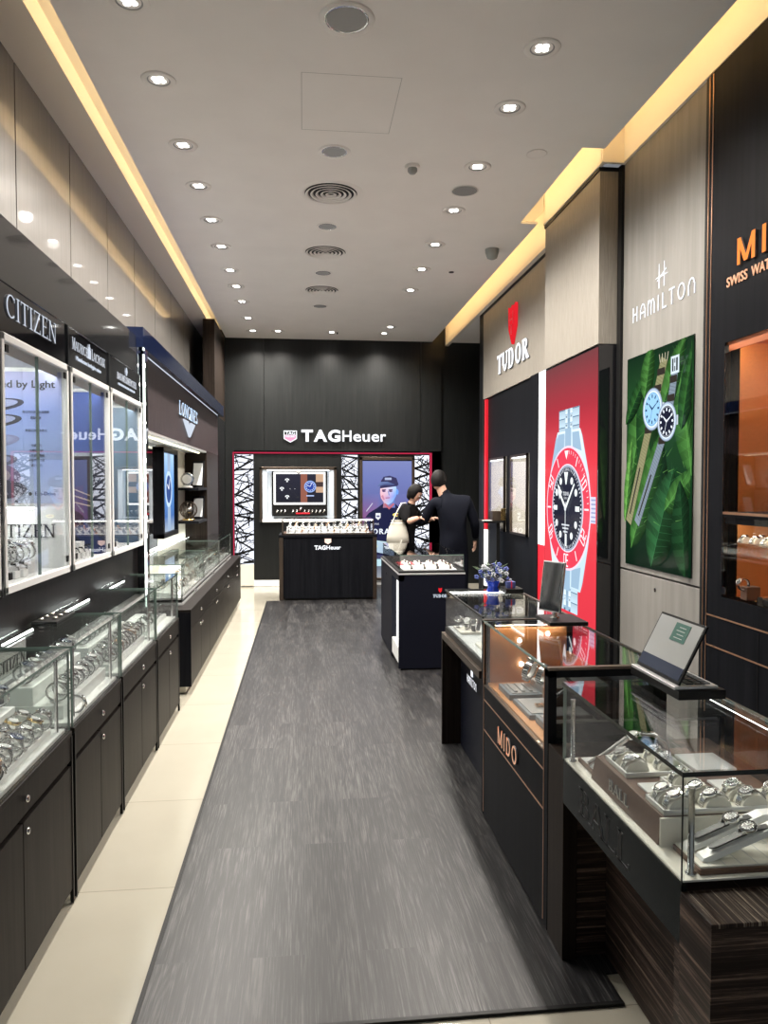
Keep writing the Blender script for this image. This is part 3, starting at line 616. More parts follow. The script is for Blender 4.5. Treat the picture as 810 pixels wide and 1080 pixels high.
# ================================================================== ceiling fixtures
def downlight(x, y, lab, first=[None], power=26):
    if first[0] is None:
        t = thing('recessed_downlight', lab, 'downlight', (x, y, ZC), 'lit ceiling downlights')
        MB().lathe([(.066, -.004), (.096, -.006), (.099, 0), (.066, .0)], 'ceiling', 28, (x, y, ZC), cap=False).build('trim_ring', t)
        MB().lathe([(.058, 0), (.066, -.003), (.052, .012), (.058, .012)], 'lampoff', 24, (x, y, ZC), cap=False).build('inner_ring', t)
        f = MB()
        for k in range(4): f.ball((x + .024 * math.cos(k * PI / 2 + .6), y + .024 * math.sin(k * PI / 2 + .6), ZC + .002), .020, 'lamp', 8, (1, 1, .35))
        f.build('led_cluster', t)
        MB().lathe([(.060, .006), (.060, .008)], 'white', 20, (x, y, ZC)).build('reflector', t)
        first[0] = t
    else: t = copy_thing(first[0], (x, y, ZC), label=lab)
    l = bpy.data.lights.get('spot%d' % power) or bpy.data.lights.new('spot%d' % power, 'SPOT'); l.energy = power * 4.2; l.spot_size = math.radians(150); l.spot_blend = 1.; l.shadow_soft_size = .05; l.color = (1, .94, .86)
    lo = bpy.data.objects.new('downlight_beam', l); COL.objects.link(lo); lo.parent = t; lo.location = (0, 0, -.03)
LY = [3.794, 4.495, 5.321, 6.019, 6.767, 7.495, 8.298, 8.952, 9.672, 10.6, 11.45]
for i, y in enumerate(LY):
    downlight(-.83 + .008 * i, y, 'lit round downlight over the left cabinets, %s from the camera' % ORD[i], power=20)
for i, y in enumerate([3.954, 4.587, 5.442, 6.313, 7.213, 8.039, 8.9, 10.976]):
    downlight(1.28, y, 'lit round downlight over the right counters, %s from the camera' % ORD[i], power=20)
for i, x in enumerate([-.375, .438, 1.24]): downlight(x, 11.44, 'lit round downlight, %s of the far cross row' % ['left one', 'middle one', 'right one'][i], power=20)
R0 = None
for i, (y, r) in enumerate(((3.818, .14), (5.309, .11), (6.822, .10), (8.294, .10), (9.81, .10))):
    lab = 'unlit round recessed lamp with frosted glass on the ceiling centre line, %s from the camera' % ORD[i]
    if R0 is None:
        R0 = thing('unlit_recessed_lamp', lab, 'recessed lamp', (.225, y, ZC), 'unlit round recessed ceiling lamps')
        MB().lathe([(.11, -.003), (.140, -.008), (.144, .004), (.11, .004)], 'ceiling', 32, (.225, y, ZC), cap=False).build('trim_ring', R0)
        MB().lathe([(.112, -.002), (.10, .0), (.104, -.006), (.112, -.004)], 'chrome', 32, (.225, y, ZC), cap=False).build('inner_ring', R0)
        MB().lathe([(.104, -.0035), (.0, -.0025)], 'lampoff', 28, (.225, y, ZC), cap=False).build('lens', R0)
    else: copy_thing(R0, (.225, y, ZC), scale=r / .14, label=lab)
R0 = None
for i, (y, r) in enumerate(((6.056, .27), (7.562, .26), (9.011, .25))):
    lab = 'round air diffuser of concentric rings on the ceiling, %s from the camera' % ORD[i]
    if R0 is None:
        R0 = thing('air_diffuser', lab, 'air vent', (.228, y, ZC), 'round ceiling air diffusers')
        MB().lathe([(.212, -.002), (.25, -.006), (.27, .004)], 'ceiling', 40, (.228, y, ZC), cap=False).build('outer_flange', R0)
        MB().lathe([(.21, -.0015), (.0, -.001)], 'trim', 32, (.228, y, ZC), cap=False).build('dark_throat', R0)
        for r0 in (.205, .165, .125, .085, .045):
            MB().lathe([(r0, -.012), (r0 - .004, -.016), (r0 - .022, -.004), (r0 - .020, -.002)], 'ceiling', 36, (.228, y, ZC), cap=False).build('ring_vane', R0)
    else: copy_thing(R0, (.228, y, ZC), scale=r / .27, label=lab)
t = thing('smoke_detector', 'small white dome smoke detector on the ceiling beside the near diffuser', 'smoke detector', (.802, 5.479, ZC))
MB().lathe([(.055, 0), (.055, -.012), (.05, -.02)], 'ceiling', 24, (.802, 5.479, ZC)).build('base', t)
MB().lathe([(.036, -.02), (.036, -.04), (.022, -.056), (.0, -.058)], 'sensor', 20, (.802, 5.479, ZC)).build('dome', t)
t = thing('ceiling_speaker', 'flush grey round speaker grille in the ceiling, right side', 'speaker', (1.28, 5.884, ZC))
MB().lathe([(.10, 0), (.108, -.004), (.10, -.006)], 'ceiling', 32, (1.28, 5.884, ZC), cap=False).build('rim', t); MB().lathe([(.10, -.004), (0, -.006)], 'grille', 32, (1.28, 5.884, ZC), cap=False).build('grille', t)
tag(MB().lathe([(.07, 0), (.072, -.003), (.066, -.004), (0, -.0042)], 'ceiling', 32, (1.644, 5.185, ZC), cap=False).build('blank_cover_plate'), 'faint white blanking plate on the ceiling near the right cove', 'cover plate')
t = thing('security_camera', 'grey shield-shaped sensor hanging from the ceiling towards the right cove', 'camera', (1.866, 7.294, ZC))
f = MB(); f.lathe([(.07, 0), (.068, -.03), (.05, -.085), (.02, -.10), (0, -.10)], 'sensor', 18, (1.866, 7.294, ZC)); f.build('housing', t); B(1.82, 1.91, 7.29, 7.31, ZC - .006, ZC, 'ceiling').build('mount_plate', t)
tag(MB().lathe([(.03, 0), (.026, -.006), (0, -.008)], 'trim', 14, (1.619, 8.108, ZC)).build('black_ceiling_sensor'), 'tiny black round sensor on the ceiling above the right counters', 'sensor')
tag(MB().box(.51, .53, 11.40, 11.43, ZC - .03, ZC + .004, 'trim').build('tiny_black_camera'), 'tiny black device on the ceiling by the far wall', 'sensor')
f = MB()
for q in [(-.004, .574, 4.322, 4.326), (-.004, .574, 5.0, 5.004), (-.004, 0, 4.322, 5.004), (.570, .574, 4.322, 5.004)]: f.box(q[0], q[1], q[2], q[3], ZC - .0006, ZC + .003, 'outline')
tag(f.build('access_panel_outline'), 'square access panel outlined in the ceiling, nearest the camera', 'access panel')

# ================================================================== left wall above
# long glossy grey header
struct(B(-1.58, -1.19, 1.9, 5.54, 2.42, 2.68, 'header').build('trim_2'))
struct(B(-1.6, -1.235, 1.9, 5.78, 0, 1.16, 'wengedark').build('wall_left_lower'))
def wall_showcase(y0, y1, lab, back, kind):
    t = thing('wall_showcase', lab, 'showcase', (-1.4, (y0 + y1) / 2, 1.16), None)
    z0, z1 = 1.165, 2.215; g = .006
    f = MB(); f.box(-1.72, -1.20, y0 + g, y0 + .03, z0, z1, 'white'); f.box(-1.72, -1.20, y1 - .03, y1 - g, z0, z1, 'white'); f.box(-1.72, -1.20, y0 + g, y1 - g, z0, z0 + .02, 'white'); f.box(-1.72, -1.20, y0 + g, y1 - g, z1 - .02, z1, 'white'); f.build('carcass', t)
    f = MB(); w = .032
    f.box(-1.20, -1.182, y0 + g, y1 - g, z1 - w, z1, 'whiteframe'); f.box(-1.20, -1.182, y0 + g, y1 - g, z0, z0 + w, 'whiteframe'); f.box(-1.20, -1.182, y0 + g, y0 + w, z0, z1, 'whiteframe'); f.box(-1.20, -1.182, y1 - w, y1 - g, z0, z1, 'whiteframe')
    f.build('frame', t, .003)
    B(-1.71, -1.70, y0 + .03, y1 - .03, z0 + .02, z1 - .02, back).build('back_panel', t)
    f = MB(); f.box(-1.262, -1.238, y0 + .05, y1 - .05, z1 - .030, z1 - .02, 'ledcase'); V_ = MB().box(-1.236, -1.230, y0 + .03, y1 - .03, z1 - .065, z1 - .02, 'white'); f.box(-1.60, -1.57, y0 + .05, y1 - .05, z1 - .034, z1 - .02, 'ledcase'); f.build('light_strip', t); V_.build('added_valance', t)  # strips added to brighten the showcase; valance added to hide the front one
    ym = (y0 + y1) / 2
    for a, b, x in ((y0 + w, ym + .008, -1.194), (ym - .008, y1 - w, -1.200)):
        d = B(x, x + .005, a, b, z0 + w, z1 - w, 'glass').build('sliding_pane', t)
    B(-1.201, -1.188, ym - .002, ym + .002, z0 + w, z1 - w, 'edge').build('pane_edge', t)
    for yy, zz in ((y0 + .05, z0 + .055), (y1 - .07, z0 + .055), (y0 + .05, z1 - .075), (y1 - .07, z1 - .075)): B(-1.189, -1.183, yy, yy + .028, zz, zz + .03, 'trim').build('lock_clip', t)
    f = MB(); f.box(-1.58, -1.195, y0 + g, y1 - g, z1 + .002, 2.42, 'blackgloss'); f.build('sign_fascia', t)
    return t
C1 = wall_showcase(3.10, 3.955, 'lit wall showcase nearest the camera, pale blue poster inside above a watch plinth', 'white', 1)
C2 = wall_showcase(3.985, 4.765, 'lit wall showcase with deep blue back panel, second from the camera', 'white', 2)
C3 = wall_showcase(4.795, 5.69, 'lit wall showcase with pale sky blue back, third along the left wall', 'white', 3)
CN = wall_showcase(2.2, 3.07, 'wall showcase at the very left edge of the view, mostly out of sight', 'white', 1)
for y in (3.085, 3.97, 4.78): struct(B(-1.6, -1.186, y - .010, y + .010, 1.16, 2.42, 'header').build('trim_3'))
# showcase artwork: the far side wall of each faces the camera
def side_art(y1): return Art((-1.70, y1 - .032, 1.185), (1, 0, 0), step=.0006)
A = side_art(3.955); W, H = .49, 1.01
A.grad(0, .33, W, H - .02, [(0, (.55, .62, .76)), (.25, (.36, .46, .74)), (.7, (.24, .31, .62)), (1, (.40, .40, .60))])
for k, (v, c) in enumerate(((.82, (.02, .02, .04)), (.74, (.03, .03, .04)), (.64, (.25, .26, .42)), (.54, (.12, .13, .2)))):
    A.ell(.16, v, .15 - .012 * k, .032, c, 24, .12); A.ell(.16, v + .004, .12 - .012 * k, .022, (.30, .33, .52), 24, .12)
A.ell(.14, .46, .15, .075, (.17, .14, .25), 20); A.ell(.15, .47, .09, .045, (.45, .38, .42), 18); A.ell(.17, .40, .15, .05, (.06, .06, .09), 20)
random.seed(5)
for k in range(40): x = random.uniform(.02, .28); y = random.uniform(.34, .44); A.line(x, y, x + random.uniform(-.03, .03), y + random.uniform(-.02, .02), .008, random.choice([(.5, .5, .55), (.05, .05, .07), (.3, .3, .36)]), k == 0)
A.build('poster', C1, 'print')
YF = 3.955 - .0345
font_text('Powered by Light', (-1.655, YF, 2.095), (1, 0, 0), .036, .002, 'letter_dark', C1, 'poster_lettering', bold=.02, width=.415)
for s_, z in (('將任何光源轉化為電能', 1.968), ('驅動手錶', 1.938), ('無需定期更換電池', 1.875), ('持續運行', 1.80), ('光動能技術', 1.775), ('令手錶在黑暗', 1.75), ('中依然能持續', 1.725), ('運行數月', 1.70)):
    w_ = .013 * len(s_); font_text(s_, (-1.335 - w_ / 2, YF, z), (1, 0, 0), .011, .001, 'letter_grey', C1, 'poster_lettering', width=w_)
font_text('Eco-Drive', (-1.345, YF, 1.555), (1, 0, 0), .018, .002, 'letter_dark', C1, 'poster_lettering', bold=.02, width=.10)
f = MB(); f.prism([(-1.368 + .009 * math.cos(a * PI / 6), 1.562 + .009 * math.sin(a * PI / 6)) for a in range(12)], 'Y', YF - .002, YF, 'letter_dark'); f.prism([(-1.337, 1.918), (-1.331, 1.918), (-1.334, 1.912)], 'Y', YF - .002, YF, 'letter_dark'); f.prism([(-1.337, 1.845), (-1.331, 1.845), (-1.334, 1.839)], 'Y', YF - .002, YF, 'letter_dark'); f.build('poster_mark', C1)
f = MB(); f.box(-1.70, -1.30, 3.80, 3.922, 1.50, 1.512, 'white'); f.box(-1.70, -1.29, 3.30, 3.78, 1.186, 1.245, 'palegrey'); f.build('plinth', C1, .003); B(-1.66, -1.32, 3.81, 3.83, 1.490, 1.499, 'ledcase').build('shelf_light', C1)
word('CITIZEN', (-1.570, YF + .001, 1.343), (1, 0, 0), .066, .003, 'letter_dark', C1, thick=.13, thin=.06, width=.32, name='plinth_lettering', one=True, side=None)
# second showcase
A = side_art(4.765); A.grad(0, .62, W, H - .02, [(0, (.05, .09, .30)), (1, (.03, .06, .24))]); A.grad(0, 0, W, .60, [(0, (.012, .02, .06)), (1, (.012, .012, .03))]); A.rect(0, .60, W, .62, (.4, .45, .5)); A.poly([(.2, .40), (.49, .06), (.49, 0), (.40, 0), (.15, .34)], (.015, .03, .13)); A.poly([(.18, .14), (.18, .40), (.36, .42), (.36, .18)], (.05, .015, .02))
for k in range(3): A.line(.30, .40 - .04 * k, .42, .35 - .03 * k, .008, (.5, .4, .25))
A.build('poster', C2, 'print')
f = MB(); f.box(-1.50, -1.30, 4.50, 4.60, 1.186, 1.275, 'white'); f.build('name_block', C2, .003)
font_text('AIKON', (-1.48, 4.498, 1.215), (1, 0, 0), .035, .002, 'letter_dark', C2, 'block_lettering', bold=.02, width=.15)
# third showcase
A = side_art(5.69); A.grad(0, 0, W, H - .02, [(0, (.05, .09, .16)), (.35, (.10, .18, .28)), (.7, (.20, .29, .40)), (1, (.24, .31, .40))]); A.build('poster', C3, 'print')
# fascia lettering
t = thing('fascia_sign', 'white serif letters on the black fascia of the nearest left showcase', 'sign', (-1.19, 3.5, 2.3)); word('CITIZEN', (-1.193, 3.17, 2.290), (0, 1, 0), .095, .004, 'signsoft', t, thick=.10, thin=.045, width=.62)
t = thing('fascia_sign', 'small white two-word lettering with emblem on the second showcase fascia', 'sign', (-1.19, 4.4, 2.34))
word('MAURICE', (-1.193, 4.04, 2.315), (0, 1, 0), .05, .004, 'signsoft', t, thick=.16, thin=.08, width=.28, one=True, name='lettering', small={0: 1.25})
word('LACROIX', (-1.193, 4.40, 2.315), (0, 1, 0), .05, .004, 'signsoft', t, thick=.16, thin=.08, width=.28, one=True, name='lettering', small={0: 1.25})
f = MB()
for dy, h in ((0, .08), (-.012, .065), (.012, .065), (-.022, .05), (.022, .05)): f.box(-1.193, -1.189, 4.358 + dy - .004, 4.358 + dy + .004, 2.315, 2.315 + h, 'signsoft')
f.build('emblem', t)
font_text('Manufacture horlogère suisse', (-1.193, 4.12, 2.27), (0, 1, 0), .022, .002, 'signsoft', t, 'tagline', width=.48)
t = thing('fascia_sign', 'small white lettering under a diamond mark on the third showcase fascia', 'sign', (-1.19, 5.24, 2.34))
word('BAUME&MERCIER', (-1.193, 4.98, 2.295), (0, 1, 0), .045, .004, 'signsoft', t, thick=.18, thin=.1, width=.55, one=True, name='lettering')
font_text('MAISON D\'HORLOGERIE GENEVE 1830', (-1.193, 5.02, 2.262), (0, 1, 0), .014, .002, 'signsoft', t, 'tagline', width=.47)
f = MB(); f.prism([(5.245 - .022, 2.378), (5.245, 2.350), (5.245 + .022, 2.378), (5.245, 2.406)], 'X', -1.193, -1.189, 'signsoft'); f.build('emblem', t)

# ---- navy / reeded bay
struct(B(-1.58, -1.14, 5.54, 10.95, 2.60, 2.745, 'navy').build('trim_4')); struct(B(-1.58, -1.20, 5.54, 5.72, 2.42, 2.60, 'navy').build('trim_5'))
struct(B(-1.60, -1.196, 5.815, 5.96, 0.66, 2.60, 'blackgloss').build('wall_left_pilaster'))
t = thing('vertical_light_strip', 'bright vertical light strip beside the third wall showcase', 'light', (-1.18, 5.77, 1.6))
B(-1.24, -1.185, 5.725, 5.80, .67, 2.59, 'blackgloss').build('channel', t); B(-1.185, -1.178, 5.75, 5.772, .69, 2.585, 'ledlong').build('diffuser', t)
f = MB()
for k in range(13): f.ball((-1.178, 5.761, .8 + k * .142), .017, 'led', 8, (.3, 1, 1))
f.build('led_dots', t)
f = MB(); y = 5.97
while y < 10.69: f.prism([(-1.21, y), (-1.198, y + .004), (-1.198, y + .030), (-1.21, y + .034)], 'Z', 2.04, 2.598, 'reed'); y += .036
f.box(-1.60, -1.208, 5.96, 10.69, 2.04, 2.60, 'reed'); struct(f.build('wall_left_reeded'))
struct(MB().box(-1.200, -1.194, 5.97, 10.69, 2.595, 2.60, 'signsoft').build('trim_6'))
t = thing('fascia_sign', 'glowing blue-white letters over a winged mark on the dark reeded panel', 'sign', (-1.19, 8.0, 2.35))
word('LONGINES', (-1.196, 7.40, 2.30), (0, 1, 0), .135, .006, 'signblue', t, thick=.15, thin=.07, width=1.25)
f = MB()
for k, (a, b) in enumerate(((.34, .0), (.22, .0), (.10, .0))):
    for s in (-1, 1): f.prism([(8.02 + s * a, 2.275), (8.02 + s * (a + .05), 2.275), (8.02 + s * .02, 2.275 - .05 - a * .32), (8.02, 2.275 - .03 - a * .32)], 'X', -1.196, -1.180, 'signsoft')
f.build('winged_mark', t)
# niche
f = MB(); f.box(-1.6, -1.47, 5.96, 9.5, .65, 2.04, 'creamwall'); f.box(-1.47, -1.462, 5.96, 9.5, 2.0, 2.04, 'creamwall'); struct(f.build('wall_left_niche'))
struct(B(-1.6, -1.198, 9.5, 10.69, .65, 2.04, 'brownwood').build('wall_left_niche_end'))
struct(B(-1.47, -1.205, 5.96, 9.5, 2.02, 2.04, 'white').build('ceiling_niche')); struct(B(-1.30, -1.28, 6.0, 9.45, 2.008, 2.02, emis('niche_led', (1, .95, .66), 2.)).build('trim_7'))
struct(B(-1.47, -1.455, 7.20, 7.66, 1.0, 2.02, 'blackgloss').build('wall_left_niche_mirror'))
t = thing('framed_poster', 'framed blue print in a thick black frame inside the lit niche', 'picture', (-1.45, 8.1, 1.5))
f = MB(); y0, y1, z0, z1 = 7.70, 8.58, 1.07, 2.0
for q in [(y0, y1, z1 - .05, z1), (y0, y1, z0, z0 + .05), (y0, y0 + .05, z0, z1), (y1 - .05, y1, z0, z1)]: f.box(-1.47, -1.40, q[0], q[1], q[2], q[3], 'black')
f.build('frame', t, .004)
A = Art((-1.44, y0 + .05, z0 + .05), (0, 1, 0)); W, H2 = .78, .83
A.grad(0, 0, W, H2, [(0, (.35, .42, .5)), (.2, (.06, .15, .4)), (.6, (.12, .3, .65)), (1, (.4, .6, .85))]); A.rect(.06, .05, .12, H2 - .05, (.7, .75, .8)); A.ell(.45, .45, .2, .2, (.5, .65, .85)); A.ell(.45, .45, .15, .15, (.04, .08, .25)); A.line(.45, .45, .52, .56, .02, (.9, .9, .95)); A.line(.45, .45, .36, .5, .02, (.9, .9, .95)); A.rect(.36, 0, .54, .26, (.3, .4, .55)); A.rect(.36, .64, .54, H2, (.3, .4, .55))
A.build('print', t)
for i, z in enumerate((1.585, 1.20)):
    tag(B(-1.46, -1.20, 8.75, 9.495, z - .03, z, 'black').build('wall_shelf', None, .003), ['upper', 'lower'][i] + ' black shelf in the end corner of the lit niche', 'shelf', 'black niche shelves')
for i, z in enumerate((1.586, 1.201)):
    t = thing('leaning_photo_frame', ['tall black photo frame leaning on the upper niche shelf', 'black photo frame leaning on the lower niche shelf'][i], 'photo frame', (-1.30, 9.33, z)); h = .33 if i == 0 else .28
    f = MB(); f.prism([(9.30, z), (9.325, z), (9.325 + .12, z + h), (9.30 + .12, z + h)], 'X', -1.36, -1.22, 'black'); f.build('frame', t)
    f = MB(); f.prism([(9.297, z + .03), (9.30, z + .03), (9.298 + .11, z + h - .03), (9.295 + .11, z + h - .03)], 'X', -1.345, -1.235, 'palegrey'); f.build('photo', t)
t = thing('ornament_watch', 'white and steel display ornament standing on the upper niche shelf', 'ornament', (-1.38, 9.0, 1.586))
MB().lathe([(.06, 1.586), (.06, 1.60), (.03, 1.61)], 'white', 16, (-1.36, 8.98, 0)).build('base', t)
MB().lathe([(.07, -.02), (.08, 0), (.07, .02)], 'steel', 20, (-1.36, 8.98, 1.685), axis='Y').build('round_case', t); MB().lathe([(.055, -.024), (.055, -.02)], 'dial_w', 20, (-1.36, 8.98, 1.685), axis='Y').build('dial', t)
t = thing('glass_dome_clock', 'round globe-like skeleton clock on the lower niche shelf', 'clock', (-1.36, 9.0, 1.201))
MB().lathe([(.07, 1.201), (.07, 1.215), (.05, 1.22)], 'gold', 16, (-1.35, 8.98, 0)).build('base', t); f = MB()
for k in range(6):
    a = k * PI / 6; f.tube([(-1.35 + .10 * math.cos(a) * math.cos(b * PI / 10), 8.98 + .10 * math.sin(a) * math.cos(b * PI / 10), 1.325 + .10 * math.sin(b * PI / 10)) for b in range(21)], .005, 'bronze', 5)
f.ball((-1.35, 8.98, 1.325), .05, 'steel', 12); f.build('globe', t)
# ================================================================== watches
def ring_mesh(mb, rx, rz, w, th, mat, n=44, links=True, a0=0., a1=360., y=0.):
    """bracelet: box section swept round an ellipse in the XZ plane (axis Y); linked ones show dark gaps between proud links"""
    if links:
        nl = max(6, int(n * .55)); A = []; K = []
        for i in range(nl):
            q = (a1 - a0) / nl; A += [a0 + q * i, a0 + q * (i + .70)]; K += [0, 1]
        A.append(a1)
    else: A = [a0 + (a1 - a0) * i / n for i in range(n + 1)]; K = [0] * n
    A = [math.radians(a) for a in A]
    for i in range(len(A) - 1):
        v = []; k = -.0009 if K[i] else 0.; ww = w * (.93 if K[i] else 1)
        for a in (A[i], A[i + 1]):
            for (r, yy) in ((0, -ww / 2), (0, ww / 2), (th + k, ww / 2), (th + k, -ww / 2)): v.append(((rx + r) * math.cos(a), y + yy, (rz + r) * math.sin(a)))
        F = [(j, (j + 1) % 4, 4 + (j + 1) % 4, 4 + j) for j in range(4)]
        if links or i == 0: F.append((3, 2, 1, 0))
        if links or i == len(A) - 2: F.append((4, 5, 6, 7))
        mb.add(v, F, 'linkgap' if K[i] else mat)
def case_mesh(mb, c, r, h, metal, bezel, n=18):
    mb.lathe([(r * .9, -h / 2), (r, -h * .3), (r, h * .25), (r * .96, h * .42)], metal, n, c)
    mb.lathe([(r * .97, h * .42), (r * .93, h * .6), (r * .76, h * .62), (r * .76, h * .5)], bezel, n, c, cap=False)
    for sx in (-1, 1):
        for sy in (-1, 1): mb.cbox((c[0] + sx * r * .92, c[1] + sy * r * .46, c[2] - h * .12), (r * .45, r * .24, h * .5), metal)
def dial_mesh(mb, c, r, h, dial, lume='white'):
    z = c[2] + h * .5; mb.lathe([(r * .77, 0), (0, .0001)], dial, 18, (c[0], c[1], z), cap=False)
    for k in range(12):
        a = k * PI / 6; mb.cbox((c[0] + math.cos(a) * r * .6, c[1] + math.sin(a) * r * .6, z + .0003), (r * .12, r * .12, .0005), lume)
    mb.box(c[0] - r * .05, c[0] + r * .5, c[1] - r * .04, c[1] + r * .04, z + .0004, z + .0012, lume); mb.box(c[0] - r * .04, c[0] + r * .04, c[1], c[1] + r * .38, z + .0004, z + .0012, lume)
def proto_watch(name, metal, bezel, dial, band, full, R=.031, cr=.0195, arc=(0, 360), cuff=True, bw=.019):
    t = thing(name, 'x', 'watch', (0, 0, 0))
    mb = MB(); ring_mesh(mb, R, R * .88, bw, .0028, band, 44 if full else 24, band not in ('strap', 'brownstrap'), arc[0], arc[1]); mb.build('bracelet', t)
    c = (0, 0, R * .88 + .0035); h = .010
    mb = MB(); case_mesh(mb, c, cr, h, metal, bezel, 22 if full else 12); mb.build('case', t)
    mb = MB(); dial_mesh(mb, c, cr, h, dial); mb.build('dial', t)
    mb = MB(); mb.lathe([(.003, cr), (.003, cr + .004)], metal, 8, (0, 0, 0), axis='Y'); mb.T = Matrix.Identity(4)
    o = mb.build('crown', t); o.location = (0, 0, c[2])
    if cuff:
        mb = MB(); ring_mesh(mb, R - .0035, R * .88 - .0035, .012, .002, 'white', 18, False, -60, 240); mb.box(-.008, .008, -.008, .008, -R * .88 - .008, -R * .88, 'white'); mb.build('display_cuff', t)
    return t
def proto_small(name, metal, bezel, dial, band, R=.030, cr=.019, arc=(0, 360), cushion=None):
    mb = MB(); ring_mesh(mb, R, R * .88, .019, .003, band, 26, band != 'strap', arc[0], arc[1]); c = (0, 0, R * .88 + .0035)
    mb.lathe([(cr, -.005), (cr, .003), (cr * .8, .005), (cr * .78, .0045), (0, .0046)], metal, 12, c, cap=False); mb.lathe([(cr * .78, .0052), (0, .0053)], dial, 12, c, cap=False)
    return tag(mb.build(name), 'x', 'watch')
HID = []
W_steel = [proto_watch('steel_watch', 'chrome', b, d, 'steel', True) for b, d in (('chrome', 'dial_b'), ('dial_n', 'dial_n'), ('chrome', 'dial_w'), ('dial_b', 'dial_b'))]
W_gold = [proto_watch('gold_watch', 'rose', 'rose', 'dial_w', 'rose', True), proto_watch('two_tone_watch', 'gold', 'chrome', 'dial_w', 'steel', True)]
W_strap = proto_watch('leather_strap_watch', 'chrome', 'chrome', 'dial_b', 'strap', True)
W_brown = proto_watch('leather_strap_watch', 'rose', 'rose', 'dial_w', 'brownstrap', True)
S_steel = proto_small('steel_watch', 'chrome', 'chrome', 'dial_b', 'steel'); S_white = proto_small('steel_watch', 'chrome', 'chrome', 'dial_w', 'steel'); S_blue = proto_small('steel_watch', 'chrome', 'chrome', 'dial_n', 'steel'); S_rose = proto_small('gold_watch', 'rose', 'rose', 'dial_w', 'rose'); S_strap = proto_small('leather_strap_watch', 'chrome', 'chrome', 'dial_b', 'strap')
A_steel, A_white, A_strap = proto_small('steel_watch', 'chrome', 'chrome', 'dial_b', 'steel', R=.035, arc=(0, 180)), proto_small('steel_watch', 'chrome', 'chrome', 'dial_w', 'steel', R=.035, arc=(0, 180)), proto_small('leather_strap_watch', 'chrome', 'chrome', 'dial_b', 'strap', R=.035, arc=(0, 180))
PROTOS = W_steel + W_gold + [W_strap, W_brown, S_steel, S_white, S_blue, S_rose, S_strap, A_steel, A_white, A_strap]
def put(proto, loc, rot=(0, 0, 0), label='', group=None, scale=1.):
    return copy_thing(proto, loc, rot, scale, label, group)
DN = {id(W_steel[0]): 'black dialled steel watch', id(W_steel[1]): 'navy dialled steel watch', id(W_steel[2]): 'white dialled steel watch', id(W_steel[3]): 'black bezelled watch', id(W_gold[0]): 'rose gold watch', id(W_gold[1]): 'two-tone watch', id(W_strap): 'black strap watch', id(W_brown): 'brown strap watch',
      id(A_steel): 'small black dialled watch', id(A_white): 'small white dialled watch', id(A_strap): 'small black strap watch', id(S_steel): 'small black dialled watch', id(S_white): 'small white dialled watch', id(S_blue): 'small navy dialled watch', id(S_rose): 'small rose gold watch', id(S_strap): 'small black strap watch'}
def watch_row(protos, x, ys, z, where, group, rot=(0, .5, 0), scale=1., jit=.08):
    for i, y in enumerate(ys):
        p = protos[i % len(protos)]
        put(p, (x, y, z), (rot[0] + random.uniform(-jit, jit), rot[1] + random.uniform(-jit, jit), rot[2] + random.uniform(-jit, jit) * 2), '%s, %s along %s' % (DN[id(p)], ORD[i], where), group, scale)

# ================================================================== left low counters (four modules)
def low_counter(y0, y1, lab):
    X0, X1 = -1.225, -.885; t = thing('display_counter', lab, 'display counter', (-1.05, (y0 + y1) / 2, 0)); ym = (y0 + y1) / 2
    B(X0, X1 - .02, y0, y1, .07, .645, 'wengedark').build('carcass', t); B(X0, X1 - .03, y0 + .01, y1 - .01, .005, .07, 'black').build('plinth', t)
    B(X0, X1, y0, y1, .645, .665, 'wenge').build('counter_top', t, .002)
    B(X1 - .02, X1 - .002, y0, y1, .553, .645, 'wenge').build('drawer_fascia', t, .0015)
    for a, b, k in ((y0 + .012, ym - .002, 1), (ym + .002, y1 - .012, 0)):
        d = B(X1 - .02, X1 - .002, a, b, .055, .532, 'wenge').build('door', t, .0015)
        if k == 0 or True:
            yy = (ym + .03) if not k else None
            if yy: MB().lathe([(.011, -.002), (.012, .004), (.009, .007), (0, .008)], 'chrome', 14, (X1, yy, .495), axis='X').build('lock', d)
    f = MB(); f.lathe([(.011, -.002), (.012, .004), (.009, .007), (0, .008)], 'chrome', 14, (X1, ym + .03, .60), axis='X'); f.build('drawer_lock', t)
    for y in (y0 + .006, y1 - .006): B(X1 - .012, X1 + .001, y - .006, y + .006, .0, .645, 'trim').build('edge_post', t)
    B(X0 + .02, X1 - .02, y0 + .02, y1 - .02, .665, .680, 'white').build('deck', t, .002)
    zt = .975
    B(X1 - .013, X1 - .007, y0 + .006, y1 - .006, .668, zt, 'glassg').build('front_pane', t)
    f = MB(); f.box(X0, X1 - .004, y0 + .004, y1 - .004, zt, zt + .008, 'glassg'); tp = f.build('top_pane', t)
    f = MB(); f.box(X1 - .0048, X1 - .003, y0 + .004, y1 - .004, zt, zt + .008, 'edge'); f.box(X0, X1 - .004, y0 + .0035, y0 + .005, zt, zt + .008, 'edge'); f.box(X0, X1 - .004, y1 - .005, y1 - .0035, zt, zt + .008, 'edge'); f.build('polished_edge', tp)
    for y in (y0 + .006, y1 - .012): B(X0 + .01, X1 - .013, y, y + .006, .668, zt, 'glassg').build('side_pane', t)
    f = MB(); f.box(X1 - .0145, X1 - .006, y1 - .006, y1 - .004, .668, zt, 'edge'); f.box(X1 - .0145, X1 - .006, y0 + .004, y0 + .006, .668, zt, 'edge'); f.build('corner_joint', t)
    for y in (y0 + .10, y1 - .07): MB().lathe([(.007, .68), (.007, zt)], 'chrome', 10, (X1 - .035, y, 0)).build('post', t)
    B(X0 + .03, X0 + .037, y0 + .12, y1 - .30, zt - .010, zt - .003, 'ledcase').build('light_strip', t)
    return t
